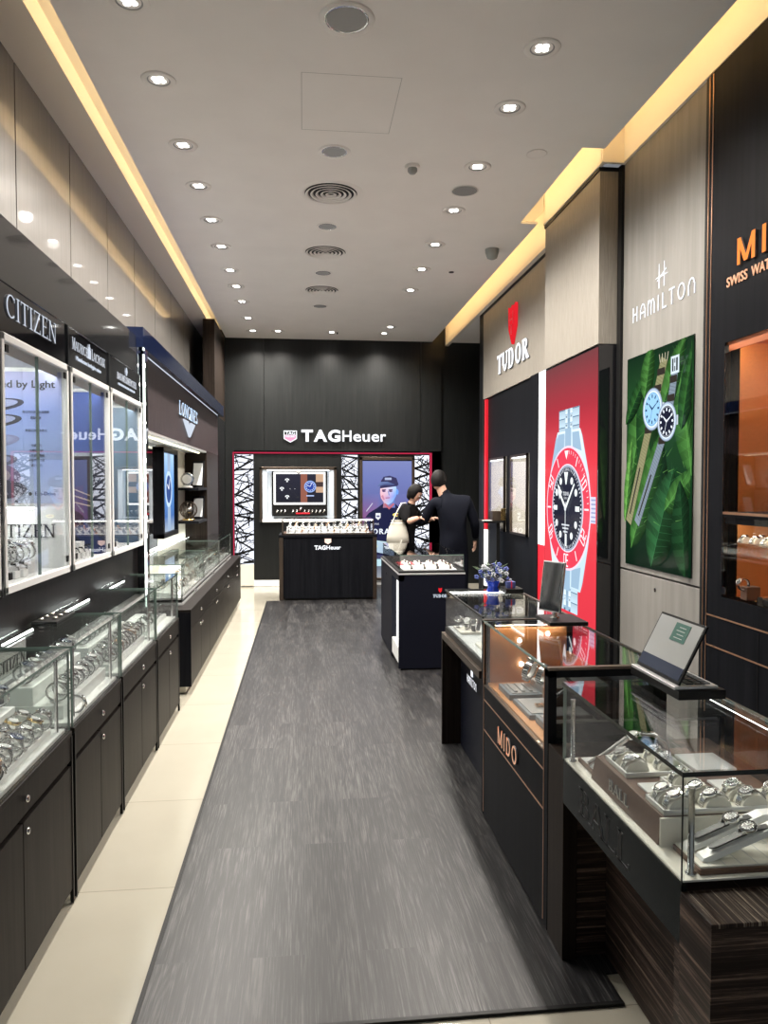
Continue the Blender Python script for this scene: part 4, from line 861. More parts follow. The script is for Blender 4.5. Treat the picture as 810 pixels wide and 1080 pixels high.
MODS = [(1.93, 2.935), (2.965, 3.715), (3.745, 4.595), (4.625, 5.40)]
LN = ['nearest low glass counter on the left, pale deck of looped watches', 'second low glass counter on the left with white stepped plinth', 'third low glass counter on the left crowded with dark dialled watches', 'fourth low glass counter on the left, next to the longer cabinet']
for (a, b), l in zip(MODS, LN): low_counter(a, b, l)
def plinth(x0, x1, y0, y1, z0, z1, lab, mat='white'):
    return tag(B(x0, x1, y0, y1, z0, z1, mat).build('display_plinth', None, .003), lab, 'plinth')
Z0 = .681
plinth(-1.17, -.934, 2.045, 2.85, Z0, .705, 'flat white tray under looped watches in the nearest left counter')
plinth(-1.17, -1.06, 2.03, 2.85, .706, .79, 'raised white step at the rear of the nearest left counter')
mix1 = [W_steel[2], W_gold[1], W_steel[0], W_gold[0], W_steel[2], W_steel[1]]
rg = lambda a, b, n: [a + (b - a) * i / (n - 1) for i in range(n)]
watch_row(mix1, -.955, rg(2.06, 2.80, 9), .745, 'the front row, nearest left counter', 'watches in the nearest left counter', (0, .45, .15), 1.2)
watch_row([W_gold[0], W_steel[0], W_gold[1], W_steel[2]], -1.02, rg(2.10, 2.78, 8), .748, 'the middle row, nearest left counter', 'watches in the nearest left counter', (0, .3, .1), 1.2)
watch_row([W_steel[1], W_steel[2]], -1.11, rg(2.10, 2.82, 7), .832, 'the rear step, nearest left counter', 'watches in the nearest left counter', (0, .4, 0), 1.2)
put(W_strap, (-.945, 2.345, .735), (0, 1.2, .5), 'black strap watch lying flat, front corner of the nearest left counter', None, 1.1)
plinth(-1.17, -.945, 3.03, 3.66, Z0, .735, 'white display plinth in the second left counter')
plinth(-1.17, -1.06, 3.03, 3.66, .736, .81, 'raised white step at the rear of the second left counter')
watch_row([W_steel[2], W_steel[0], W_steel[3]], -.985, rg(3.08, 3.62, 8), .778, 'the front row, second left counter', 'watches in the second left counter', (0, .35, .1), 1.25)
watch_row([W_steel[1], W_steel[2], W_steel[0]], -1.11, rg(3.08, 3.62, 8), .852, 'the rear row, second left counter', 'watches in the second left counter', (0, .4, 0), 1.25)
t = put(W_steel[2], (-.925, 3.12, .715), (0, 1.35, .4), 'steel watch lying flat before the plinth, second left counter', None, 1.1)
# name board + tray beside
t = thing('name_board', 'white name board with black serif letters behind the second left counter', 'name board', (-1.20, 3.3, .8)); B(-1.185, -1.180, 2.985, 3.30, .82, .955, 'white').build('board', t); word('CITIZEN', (-1.179, 2.995, .86), (0, 1, 0), .05, .002, 'letter_dark', t, thick=.13, thin=.06, width=.29, one=True, name='lettering')
t = thing('price_tray', 'flat black tray of small silver articles on the second counter glass', 'tray', (-1.15, 3.5, .985)); B(-1.21, -1.10, 3.45, 3.72, .9835, .995, 'trim').build('base', t, .002); f = MB()
for k in range(6): f.ball((-1.18 + .05 * (k % 2), 3.49 + .036 * k, 1.0), .013, 'silverletter', 8, (1, 1, .5))
f.build('small_parts', t)
plinth(-1.17, -.945, 3.80, 4.54, Z0, .715, 'white display plinth in the third left counter')
plinth(-1.17, -1.06, 3.80, 4.54, .716, .80, 'raised white step at the rear of the third left counter')
watch_row([W_strap, W_steel[3], W_brown, W_steel[0]], -.975, rg(3.84, 4.50, 10), .757, 'the front row, third left counter', 'watches in the third left counter', (0, .4, .1), 1.2)
watch_row([W_steel[0], W_steel[3], W_strap], -1.03, rg(3.86, 4.50, 9), .757, 'the middle row, third left counter', 'watches in the third left counter', (0, .3, 0), 1.2)
watch_row([W_steel[3], W_steel[0]], -1.11, rg(3.86, 4.50, 8), .843, 'the rear row, third left counter', 'watches in the third left counter', (0, .4, 0), 1.25)
plinth(-1.17, -.96, 4.70, 5.33, Z0, .71, 'white display plinth in the fourth left counter')
watch_row([S_steel, S_strap], -1.0, rg(4.76, 5.28, 6), .745, 'the single row, fourth left counter', 'watches in the fourth left counter', (0, .4, 0), 1.2)
# wall showcase contents
watch_row([W_steel[0], W_steel[2], W_steel[3], W_steel[1]], -1.33, rg(3.36, 3.74, 6), 1.29, 'the plinth, nearest wall showcase', 'watches in the nearest wall showcase', (0, .3, .2), 1.35)
watch_row([W_steel[2], W_strap], -1.43, rg(3.36, 3.74, 6), 1.30, 'the rear of the plinth, nearest wall showcase', 'watches in the nearest wall showcase', (0, .1, .2), 1.35)
watch_row([W_steel[0], W_steel[1]], -1.55, rg(3.82, 3.90, 3), 1.56, 'the upper ledge, nearest wall showcase', 'watches in the nearest wall showcase', (0, .3, .2), 1.4)
def block_stand(x, y, z, lab):
    t = thing('watch_block', lab, 'display block', (x, y, z), 'little white display blocks'); B(x - .025, x + .02, y - .03, y + .03, z, z + .035, 'white').build('block', t, .003)
    mb = MB(); mb.T = Matrix.Translation((x, y, z + .036)); ring_mesh(mb, .022, .022, .016, .003, 'steel', 18, True, 0, 180); mb.lathe([(.012, 0), (.012, .006), (0, .006)], 'dial_b', 12, (0, 0, .024)); mb.build('bracelet', t)
    return t
for i, (x, y) in enumerate(((-1.30, 3.50), (-1.29, 3.57), (-1.31, 3.63))): block_stand(x, y, 1.186, 'small white watch block, nearest wall showcase floor, %s of three' % ORD[i])
for i, (x, y) in enumerate(((-1.29, 4.38), (-1.28, 4.45), (-1.30, 4.60), (-1.30, 4.67))): block_stand(x, y, 1.186, 'small white watch block in the deep blue wall showcase, %s from the camera' % ORD[i])
for i, (x, y) in enumerate(((-1.30, 5.22), (-1.30, 5.29))): block_stand(x, y, 1.186, 'small white watch block in the pale sky blue wall showcase, %s from the camera' % ORD[i])

# ================================================================== longer left cabinet
t = thing('long_display_cabinet', 'long dark base cabinet with glass trays on top, along the left wall', 'cabinet', (-1.05, 8.0, 0)); Y0, Y1 = 5.80, 10.35; XF = -.86
B(-1.45, XF - .02, Y0 + .01, Y1, .07, .635, 'black').build('carcass', t); B(-1.43, XF - .05, Y0 + .04, Y1, .004, .07, 'creamwall').build('plinth', t); B(-1.465, XF, Y0, Y1, .635, .655, 'wenge').build('counter_top', t, .002); B(-1.45, XF - .002, Y0, Y0 + .012, .06, .635, 'black').build('end_panel', t)
n = 8; dy = (Y1 - Y0 - .02) / n
for k in range(n):
    a = Y0 + .014 + dy * k; d = B(XF - .02, XF - .002, a, a + dy - .004, .065, .50, 'wenge').build('door', t, .0015); MB().lathe([(.011, -.002), (.012, .004), (0, .008)], 'chrome', 12, (XF, a + (dy - .05 if k % 2 == 0 else .05), .455), axis='X').build('knob', d)
    if k % 2 == 0: d = B(XF - .02, XF - .002, a, a + 2 * dy - .004, .505, .632, 'wenge').build('drawer', t, .0015); MB().lathe([(.011, -.002), (.012, .004), (0, .008)], 'chrome', 12, (XF, a + dy, .57), axis='X').build('knob', d)
TX = -.955
for i, (a, b) in enumerate(((6.02, 7.30), (7.33, 8.60), (8.63, 9.95))):
    t = thing('glass_tray_case', 'glass topped tray case on the long left cabinet, %s from the camera' % ORD[i], 'display case', (-1.2, (a + b) / 2, .655), 'glass tray cases on the long left cabinet')
    B(-1.44, TX, a, b, .6555, .675, 'silverpl').build('base', t, .002); B(-1.44, TX, a, b, .70, .715, 'silverpl').build('rail', t); B(-1.42, TX - .01, a + .01, b - .01, .675, .70, 'trim').build('base_band', t)
    B(TX - .008, TX - .002, a, b, .715, .975, 'glassg').build('front_pane', t); f = MB(); f.box(-1.44, TX, a, b, .975, .983, 'glassg'); tp = f.build('top_pane', t)
    f = MB(); f.box(TX - .0008, TX + .0006, a, b, .975, .983, 'edge'); f.box(-1.44, TX, a - .0006, a + .0008, .975, .983, 'edge'); f.build('polished_edge', tp)
    for y in (a, b - .006): B(-1.44, TX - .008, y, y + .006, .715, .975, 'glassg').build('side_pane', t)
    for y in (a + .004, b - .004): B(TX - .014, TX - .002, y - .004, y + .004, .70, .975, 'steel').build('corner_post', t)
    B(-1.43, -1.423, a + .05, b - .05, .962, .968, 'ledcase').build('light_strip', t)
    f = MB(); f.box(TX - .002, TX + .012, (a + b) / 2 - .05, (a + b) / 2 + .05, .68, .695, 'chrome'); f.build('pull', t)
    for j in range(2):
        c = a + .08 + j * (b - a) / 2; d = c + (b - a) / 2 - .14
        tt = tag(MB().prism([(TX - .02, .7155), (-1.40, .7155), (-1.40, .775), (TX - .02, .73)], 'Y', c, d, 'white').build('watch_tray', None, .003), 'sloping white watch tray, %s half of the %s glass tray case' % (('near', 'far')[j], ORD[i]), 'tray')
        for r_ in range(2):
            for k, y in enumerate(rg(c + .05, d - .05, 5)):
                p = [S_steel, S_white, S_blue, S_rose][(k + r_ + i) % 4]; x = TX - .08 - r_ * .13
                put(p, (x, y, .762 + .014 * (1 + r_)), (0, .35, random.uniform(-.2, .2)), '%s, %s along %s row, %s half, %s glass tray case' % (DN[id(p)], ORD[k], ('front', 'rear')[r_], ('near', 'far')[j], ORD[i]), 'watches on the white trays of the long left cabinet', 1.1)
for i, (y, ln_) in enumerate(((6.3, .3), (6.9, .3))):
    pass
# ================================================================== far island counter
t = thing('island_display_counter', 'black island counter with lit glass top before the far wall, glowing logo', 'display counter', (.34, 10.7, 0))
x0, x1, y0, y1 = -.33, 1.02, 10.45, 10.98
B(x0 + .04, x1 - .04, y0 + .012, y1, .03, .885, 'black').build('body', t, .003); B(x0 + .06, x1 - .06, y0 + .04, y1 - .02, .006, .03, 'trim').build('plinth', t)
for a, b in ((x0 - .01, x0 + .045), (x1 - .045, x1 + .01)): B(a, b, y0, y1, .006, .885, 'bronze').build('side_post', t, .003)
B(x0 - .012, x1 + .012, y0 - .005, y1, .885, .925, 'black').build('counter_top', t, .003)
f = MB()
for q in [(x0 + .03, x1 - .03, y0 + .01, y0 + .02, .925, .945), (x0 + .03, x0 + .05, y0 + .01, y0 + .02, .925, 1.135), (x1 - .05, x1 - .03, y0 + .01, y0 + .02, .925, 1.135)]: f.box(*q, 'bronze')
f.build('frame', t); f = MB()
f.box(x0 + .04, x1 - .04, y0 + .014, y0 + .019, .945, 1.135, 'glass'); f.box(x0 + .04, x1 - .04, y0 + .014, y1, 1.135, 1.141, 'glass'); f.box(x0 + .04, x0 + .045, y0 + .02, y1, .93, 1.135, 'glass'); f.box(x1 - .045, x1 - .04, y0 + .02, y1, .93, 1.135, 'glass'); f.build('glass_box', t)
B(x0 + .05, x1 - .05, y0 + .03, y0 + .04, 1.122, 1.134, 'led').build('light_strip', t); B(x0 + .05, x1 - .05, y0 + .022, y1 - .01, .925, .940, 'brownleather').build('deck', t)
font_text('TAG', (.15, y0 + .010, .715), (1, 0, 0), .055, .006, 'sign', t, 'logo_lettering', bold=.05, width=.16); font_text('Heuer', (.32, y0 + .010, .715), (1, 0, 0), .055, .006, 'sign', t, 'logo_lettering', bold=.02, width=.20)
f = MB(); cx, cz = .34, .83; f.prism([(cx - .045, cz + .035), (cx - .045, cz - .015), (cx, cz - .042), (cx + .045, cz - .015), (cx + .045, cz + .035)], 'Y', y0 + .003, y0 + .011, emis('sign_peach', (1, .72, .6), 1.0)); f.build('logo_shield', t)
for r_, (y, z) in enumerate(((10.53, .945), (10.66, .985), (10.79, 1.02))):
    plinth(x0 + .09, x1 - .09, y - .05, y + .05, .9405, z, ['front', 'middle', 'rear'][r_] + ' step of watches in the far island counter', 'palegrey')
    for k, x in enumerate(rg(x0 + .13, x1 - .13, 13)):
        p = [S_steel, S_white, S_blue, S_white, S_rose][(k * 2 + r_) % 5]
        put(p, (x, y, z + .036), (.5, 0, PI / 2 + random.uniform(-.15, .15)), '%s, %s from left, %s row, far island counter' % (DN[id(p)], ORD[k], ['front', 'middle', 'rear'][r_]), 'watches in the far island counter', 1.2)
for k, x in enumerate(rg(-.42, .32, 13)):   # little watches on the ledge of the wall showcase
    if k in (3,): continue
    put(S_white, (x, 11.96, 1.195 + (.04 if k in (6,) else 0)), (.5, 0, PI / 2), 'tiny white faced watch, %s from left on the far showcase ledge' % ORD[k], 'watches on the ledge of the far showcase', 1.0)

# ================================================================== navy counter with glass top (centre right)
t = thing('navy_display_counter', 'dark navy counter with low glass top and a lit white slot in its side', 'display counter', (1.1, 7.0, 0))
x0, x1, y0, y1 = .815, 1.395, 6.35, 7.80
f = MB(); f.box(x0 + .05, x1, y0, y1, .02, .835, 'navymat'); f.box(x0, x0 + .05, 6.85, y1, .02, .835, 'navymat'); f.box(x0, x0 + .05, y0, 6.85, .78, .835, 'navymat'); f.box(x0, x0 + .05, y0, y0 + .02, .02, .835, 'navymat'); f.build('body', t)
f = MB(); f.box(x0 + .044, x0 + .049, y0 + .022, 6.85, .20, .78, 'litwhite'); f.build('lit_slot', t); B(x0 + .002, x0 + .044, y0 + .022, 6.85, .06, .20, 'white').build('slot_sill', t)
B(x0 + .02, x1 - .02, y0 + .02, y1 - .02, .004, .02, 'trim').build('plinth', t); B(x0 - .004, x1 + .004, y0 - .004, y1, .835, .85, 'silverpl').build('trim_band', t, .002); B(x0, x1, y0, y1, .85, .865, 'trim').build('deck', t)
f = MB(); zt = 1.0; f.box(x0 + .012, x1 - .01, y0 + .01, y0 + .016, .865, zt, 'glass'); f.box(x0 + .012, x0 + .018, y0 + .016, y1 - .05, .865, zt, 'glass'); f.box(x1 - .016, x1 - .01, y0 + .016, y1 - .05, .865, zt, 'glass'); f.box(x0 + .012, x1 - .01, y0 + .01, y1 - .05, zt, zt + .006, 'glass'); g = f.build('glass_box', t)
f = MB()
for q in [(x0 + .011, x1 - .009, y0 + .009, y0 + .012, zt - .001, zt + .007), (x0 + .011, x0 + .014, y0 + .009, y1 - .05, zt - .001, zt + .007), (x0 + .011, x0 + .014, y0 + .009, y0 + .012, .865, zt), (x1 - .011, x1 - .008, y0 + .009, y0 + .012, .865, zt)]: f.box(*q, 'edge')
f.build('polished_edge', g)

word('TUDOR', (1.115, y0 - .001, .635), (1, 0, 0), .028, .004, 'signsoft', t, thick=.24, thin=.12, width=.125, name='logo_lettering', one=True)
f = MB(); cx, cz = 1.178, .70; f.prism([(cx - .016, cz + .02), (cx - .014, cz - .008), (cx, cz - .024), (cx + .014, cz - .008), (cx + .016, cz + .02), (cx, cz + .014)], 'Y', y0 - .004, y0, 'redsign'); f.build('logo_shield', t)
MB().lathe([(.012, -.002), (.012, .003), (0, .004)], 'chrome', 12, (x0 - .003, 7.3, .74), axis='X').build('lock', t)
plinth(x0 + .05, x1 - .06, 6.39, 7.0, .866, .876, 'pale flat tray in the front of the navy counter', 'palegrey')
plinth(x0 + .05, x0 + .20, 6.75, 6.98, .8765, .884, 'small red pad on the tray in the navy counter', 'redlacq')
def cushion_proto():
    f = MB(); n = 12; pts = [(-.036, 0)] + [(.036 * -math.cos(PI * k / n), .034 * math.sin(PI * k / n)) for k in range(1, n)] + [(.036, 0)]
    f.prism(pts, 'Y', -.021, .021, 'cream', False); return tag(f.build('watch_cushion', None, .003), 'x', 'watch cushion')
CU = cushion_proto(); PROTOS.append(CU)
for a in range(3):
    for b in range(4):
        x, y = .93 + b * .115, 6.45 + a * .19; p = [A_steel, A_white, A_strap][(a + b) % 3]
        put(CU, (x, y, .877), (0, 0, PI / 2 + .2), 'cushion under a watch, %s from left in the %s row, navy counter' % (ORD[b], ORD[a]), 'cushions in the navy counter', 1.05)
        put(p, (x, y, .8775), (0, 0, PI / 2 + .2), '%s, %s from left in the %s row, navy counter' % (DN[id(p)], ORD[b], ORD[a]), 'watches in the navy counter', 1.06)

# ================================================================== right run of counters
XF = .86; XB = 1.30
# -- counter with overhanging brown ledge
t = thing('open_base_counter', 'dark counter with brown ledge and glass case beyond the copper lined counter', 'display counter', (1.08, 4.0, 0)); y0, y1 = 3.535, 4.50
B(XF + .10, XB, y0, y1 - .03, .004, .66, 'navymat').build('body', t, .002)
f = MB(); f.box(XF - .012, XF + .03, y0, y1 + .02, .66, .70, 'bronze'); f.box(XF + .03, XB, y0, y1 + .02, .66, .70, 'brownwood'); f.box(XF - .012, XB, y1 - .005, y1 + .02, .0, .66, 'brownwood'); f.build('frame', t, .002)
B(XF + .008, XB - .01, y0, y1, .701, .735, 'trim').build('case_base', t); B(XF + .02, XB - .02, y0 + .01, y1 - .02, .735, .742, 'palegrey').build('deck', t)
zt = .957; B(XF + .010, XF + .016, y0, y1, .735, zt, 'glassg').build('front_pane', t); f = MB(); f.box(XF + .010, XB - .01, y0, y1, zt, zt + .008, 'glassg'); tp = f.build('top_pane', t)
f = MB(); f.box(XF + .004, XF + .012, y0, y1, zt, zt + .009, 'trim'); f.box(XF + .004, XB, y1 - .004, y1 + .004, zt, zt + .009, 'trim'); f.box(XB - .012, XB, y0, y1, zt, zt + .012, 'bronze'); f.build('top_edging', tp)
f = MB(); f.box(XF + .016, XB - .02, y1 - .008, y1 - .002, .735, zt, 'glassg'); f.box(XB - .02, XB - .014, y0, y1, .735, zt, 'glassg'); f.build('rear_pane', t)
B(XF + .03, XB - .03, y1 - .03, y1 - .018, zt - .016, zt - .004, 'led').build('light_strip', t)
word('HAmILTOn'.replace('A', 'a'), (XF + .099, 4.277, .452), (0, -1, 0), .045, .004, 'sign', t, thick=.13, thin=.12, serif=False, width=.24, name='logo_lettering', one=True, gap=.14)
font_text('H', (XF + .099, 4.175, .508), (0, -1, 0), .035, .004, 'sign', t, 'logo_mark', width=.03)
plinth(XF + .04, XF + .16, 4.20, 4.42, .7425, .757, 'pale pad at the far end of the brown ledged counter', 'cream'); plinth(XF + .06, XF + .20, 3.60, 3.92, .7425, .757, 'pale pad at the near end of the brown ledged counter', 'cream')
for i, (x, y) in enumerate(((.93, 4.36), (.97, 4.30), (1.0, 4.24), (.98, 3.80), (1.0, 3.72), (1.13, 4.25), (1.15, 4.12), (1.13, 4.0), (1.20, 4.05), (1.21, 4.18), (1.15, 3.85), (1.22, 3.9))):
    p = [S_steel, S_white, S_strap][i % 3]; put(p, (x, y, .785), (0, -.75, .9), '%s, place %s from the far corner, brown ledged glass case' % (DN[id(p)], ['one', 'two', 'three', 'four', 'five', 'six', 'seven', 'eight', 'nine', 'ten', 'eleven', 'twelve'][i]), 'watches in the brown ledged counter', 1.2)

# -- counter with copper lines
t = thing('copper_lined_counter', 'black counter with thin copper lines, copper letters and orange lined glass case', 'display counter', (1.08, 3.0, 0)); y0, y1 = 2.545, 3.515
B(XF, XB, y0, y1, .012, .645, 'black').build('body', t, .002); B(XF + .03, XB - .02, y0 + .02, y1 - .02, .0045, .012, 'trim').build('plinth', t)
f = MB()
for z in (.575, .43): f.box(XF - .002, XF, y0 + .035, y1 - .04, z, z + .005, 'copper')
f.box(XF - .002, XF, y0 + .030, y0 + .035, .03, .95, 'copper'); f.box(XF - .002, XF, y1 - .040, y1 - .035, .03, .945, 'copper'); f.build('copper_line', t)
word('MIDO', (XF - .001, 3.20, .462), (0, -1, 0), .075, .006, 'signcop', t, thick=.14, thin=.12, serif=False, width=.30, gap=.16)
f = MB()
for a, b in ((y0 - .012, y0 + .03), (y1 - .035, y1 + .005)):
    f.box(XF - .001, XF + .03, a, b, .012, .95, 'black'); f.box(XB - .03, XB, a, b, .645, .95, 'black')
    f.box(XF - .001, XB, a, b, .922, .95, 'black')
f.box(XF + .0, XF + .02, y0, y1, .64, .648, 'bronze'); f.build('frame', t, .0015)
f = MB(); f.box(XF + .0, XB, y0 - .012, y0 + .012, .948, .958, 'bronze'); f.box(XF, XB, y1 - .012, y1 + .002, .948, .956, 'bronze'); f.build('top_trim', t)
B(XF + .03, XB - .03, y1 - .034, y1 - .02, .645, .922, 'orange').build('far_end_panel', t); B(XF + .028, XB - .028, y0 + .012, y0 + .024, .645, .922, 'dglass').build('near_end_panel', t)
B(XF + .02, XB - .02, y0 + .03, y1 - .035, .645, .655, 'orange').build('deck', t); B(XB - .035, XB - .02, y0 + .03, y1 - .035, .655, .80, 'orange').build('rear_panel', t)
B(XF + .004, XF + .010, y0 + .03, y1 - .035, .65, .945, 'glassg').build('front_pane', t); f = MB(); f.box(XF + .004, XB - .004, y0 + .012, y1 - .012, .945, .953, 'glassg'); tp = f.build('top_pane', t)
f = MB(); f.box(XF - .0, XF + .006, y0 + .01, y1, .945, .9535, 'edge'); f.box(XB - .012, XB, y0, y1, .945, .956, 'trim'); f.build('polished_edge', tp)
f = MB()
for y, z in ((3.465, .86), (3.465, .745), (3.465, .89)):
    x = {.86: 1.03, .745: 1.04, .89: 1.17}[z]; f.ball((x, y, z), .012, 'led', 10, (1, .5, 1))
f.build('led_spot', t)
c_ = B(XF + .04, XB - .04, y1 - .062, y1 - .036, .938, .944, 'black').build('added_light_cap', t); B(XF + .05, XB - .05, y1 - .062, y1 - .038, .934, .9375, 'ledwarm_added').build('light_strip', c_)  # hidden strip and cap added to brighten the orange end panel

for i, (a, b, c, d, z0, z1, l) in enumerate(((.90, 1.05, 3.17, 3.36, .656, .682, 'flat blue-grey case at the far end'), (.905, 1.06, 2.90, 3.14, .656, .675, 'blue-grey tray with a rose gold bar in the middle'), (.92, 1.05, 2.66, 2.87, .656, .685, 'grey tray at the near end'), (1.10, 1.22, 2.75, 3.0, .656, .67, 'grey card behind the trays'))):
    tt = thing('presentation_tray', l + ' of the orange lined glass case', 'tray', ((a + b) / 2, (c + d) / 2, z0)); B(a, b, c, d, z0, z1, 'bluegrey').build('base', tt, .003); B(a + .015, b - .015, c + .015, d - .015, z1, z1 + .003, 'greytray').build('inlay', tt)
    if i == 1: B(a + .06, a + .10, c + .09, c + .12, z1 + .003, z1 + .012, 'rose').build('gold_bar', tt)
    if i == 0:
        for k in range(3): B(a + .03 + .035 * k, a + .045 + .035 * k, c + .03, d - .03, z1 + .003, z1 + .009, 'greytray').build('slot_bar', tt)
put(W_steel[0], (1.035, 3.32, .752), (.3, .3, .9), 'steel watch on a grey stand in the orange lined glass case', None, 1.5)
put(W_steel[2], (1.075, 3.25, .745), (.3, .3, .9), 'second steel watch beside the first in the orange lined glass case', None, 1.4)
tag(MB().prism([(1.055, .656), (1.20, .656), (1.17, .705), (1.06, .70)], 'Y', 3.20, 3.38, 'silverpl').build('watch_stand', None, .004), 'grey sloping stand under two steel watches in the orange lined case', 'stand')

# -- nearest counter: striped veneer with big glass case
t = thing('striped_veneer_counter', 'nearest right counter of striped brown veneer with a large glass case', 'display counter', (1.08, 1.9, 0)); y0, y1 = 1.595, 2.375
f = MB(); f.box(XF, XF + .05, y1, y1 + .155, 0.0045, .69, 'brownwood'); f.build('end_post', t, .002)
f = MB(); f.box(XF + .05, 1.45, y1 + .02, y1 + .15, .0045, .69, 'zebH'); f.build('end_panel', t)
f = MB(); f.box(XF + .16, 1.42, 1.50, y1 + .02, .0045, .66, 'zebD'); f.build('knee_panel', t)
f = MB(); f.box(XF - .005, 1.5, 1.46, y0 - .003, .0045, .662, 'zebH'); f.box(XF, XF + .16, y0 - .003, y0 + .03, .0045, .60, 'zebH'); f.build('near_block', t)
f = MB(); f.box(XF - .005, 1.5, 1.46, y0 - .003, .662, .672, 'zebL'); f.build('ledge', t, .002)
B(XF - .002, XF + .012, y0 - .002, y1 + .0, .545, .687, 'grayglass').build('fascia', t, .001)
word('BALL', (XF - .002, 2.225, .575), (0, -1, 0), .085, .0015, 'letter_grey', t, thick=.15, thin=.06, width=.36)
B(XF + .012, 1.45, y0, y1 + .02, .62, .689, 'zebD').build('case_floor', t); B(XF + .002, XB - .01, y0 + .002, y1, .6895, .694, 'cream').build('deck', t)
zt = .937
B(XF - .001, XF + .007, y0, y1, .6895, zt, 'glassg').build('front_pane', t); B(XF + .007, XB, y0, y0 + .008, .672, zt, 'glassg').build('near_pane', t); B(XB - .008, XB, y0 + .008, y1, .69, zt, 'glassg').build('rear_pane', t)
f = MB(); f.box(XF - .001, XB, y0, y1 + .02, zt, zt + .009, 'glassg'); tp = f.build('top_pane', t)
f = MB(); f.box(XF - .0022, XF - .0008, y0 - .001, y1 + .02, zt - .001, zt + .010, 'edged'); f.box(XF - .002, XB, y0 - .002, y0 - .0005, zt - .001, zt + .010, 'edged'); f.box(XB, XB + .0012, y0, y1 + .02, zt, zt + .009, 'edge'); f.build('polished_edge', tp)
f = MB(); f.box(XF - .002, XF + .001, y0 - .002, y0 + .001, .672, zt, 'edged'); f.box(XF - .0025, XF + .0085, y1 - .001, y1 + .001, .69, zt, 'edge'); f.build('corner_joint', t)
for i, (x, y) in enumerate(((XF + .038, y0 + .030), (XF + .020, y1 - .03))):
    pz = MB().lathe([(.013, .694), (.013, .698), (.0075, .70), (.0075, zt - .045), (.009, zt - .043), (.009, zt - .038)], 'steel', 16, (x, y, 0)).build('glass_post', t)
tp_ = B(XB - .030, XB - .012, y0 + .05, y1 - .05, zt - .006, zt - .001, 'steel').build('added_light_cap', t); B(XB - .027, XB - .015, y0 + .06, y1 - .06, zt - .010, zt - .0062, 'led').build('light_strip', tp_)  # capped strip added out of sight to brighten the case contents
# contents
tt = thing('leather_display_plinth', 'brown leather plinth with silver letters in the nearest right case', 'plinth', (1.08, 1.95, .695))
MB().prism([(.885, .6945), (1.285, .6945), (1.285, .765), (.900, .765)], 'Y', 1.765, 2.20, 'brownleather').build('body', tt, .002); B(.890, 1.28, 1.757, 1.764, .6945, .765, 'cream').build('end_face', tt)
word('BALL', (.890, 2.07, .712), (0, -1, 0), .032, .004, 'silverletter', tt, thick=.18, thin=.08, width=.13)
def wtray(x0, x1, y0, y1, z, lab):
    f = MB(); f.box(x0, x1, y0, y1, z, z + .006, 'cream')
    for q in [(x0, x1, y0, y0 + .006), (x0, x1, y1 - .006, y1), (x0, x0 + .006, y0, y1), (x1 - .006, x1, y0, y1)]: f.box(*q, z + .006, z + .014, 'white')
    return tag(f.build('watch_tray', None, .001), lab, 'tray')
wtray(.915, 1.115, 2.015, 2.165, .7655, 'far white tray of four watches on the brown plinth'); wtray(1.0, 1.10, 1.915, 1.985, .7655, 'small white tray holding a single watch on the brown plinth'); wtray(.905, 1.275, 1.77, 1.875, .7655, 'near white tray with two rows of watches on the brown plinth')
tag(B(.925, .992, 1.90, 1.965, .7655, .772, 'white').build('blank_card', None, .001), 'blank white card on the brown plinth beside the single watch', 'card'); tag(B(1.13, 1.19, 1.90, 1.965, .7655, .772, 'white').build('blank_card', None, .001), 'blank white card on the brown plinth behind the near watch tray', 'card')
tag(B(1.135, 1.26, 2.03, 2.16, .7655, .775, 'white').build('reflection_pad', None, .002), 'white pad standing in for a reflection at the rear of the brown plinth', 'pad')  # white pad takes the place of reflections behind the trays
BW = [proto_watch('steel_watch', 'chrome', b, d, 'steel', True, R=.036, cr=.0195, arc=(-5, 185), cuff=False, bw=.02) for b, d in (('chrome', 'dial_b'), ('dial_b', 'dial_b'), ('chrome', 'dial_w'), ('chrome', 'dial_n'))]; PROTOS += BW
BL = [(.955, 2.115, 0, 'black dialled watch, far left of the far white tray'), (.958, 2.055, 3, 'navy dialled watch, near left of the far white tray'), (1.06, 2.125, 1, 'black bezel watch, far right of the far white tray'), (1.06, 2.06, 0, 'black dialled watch, near right of the far white tray'), (1.05, 1.95, 0, 'steel watch alone in the small white tray'),
      (.95, 1.845, 2, 'white dialled watch, far left of the near white tray'), (.957, 1.797, 2, 'white dialled watch, near left of the near white tray'), (1.043, 1.847, 1, 'black bezelled watch, second in the far row, near tray'), (1.055, 1.797, 1, 'black bezelled watch, second in the near row, near tray'), (1.145, 1.847, 0, 'steel watch, third in the far row, near tray'), (1.155, 1.797, 1, 'black bezelled watch, third in the near row, near tray'), (1.24, 1.82, 0, 'steel watch at the far right end of the near tray')]
for x, y, k, l in BL:
    put(CU, (x, y, .772), (0, 0, .0), 'cushion under the ' + l, None, 1.0); put(BW[k], (x, y, .776), (0, -.40, random.uniform(-.06, .06)), l, None, 1.0)
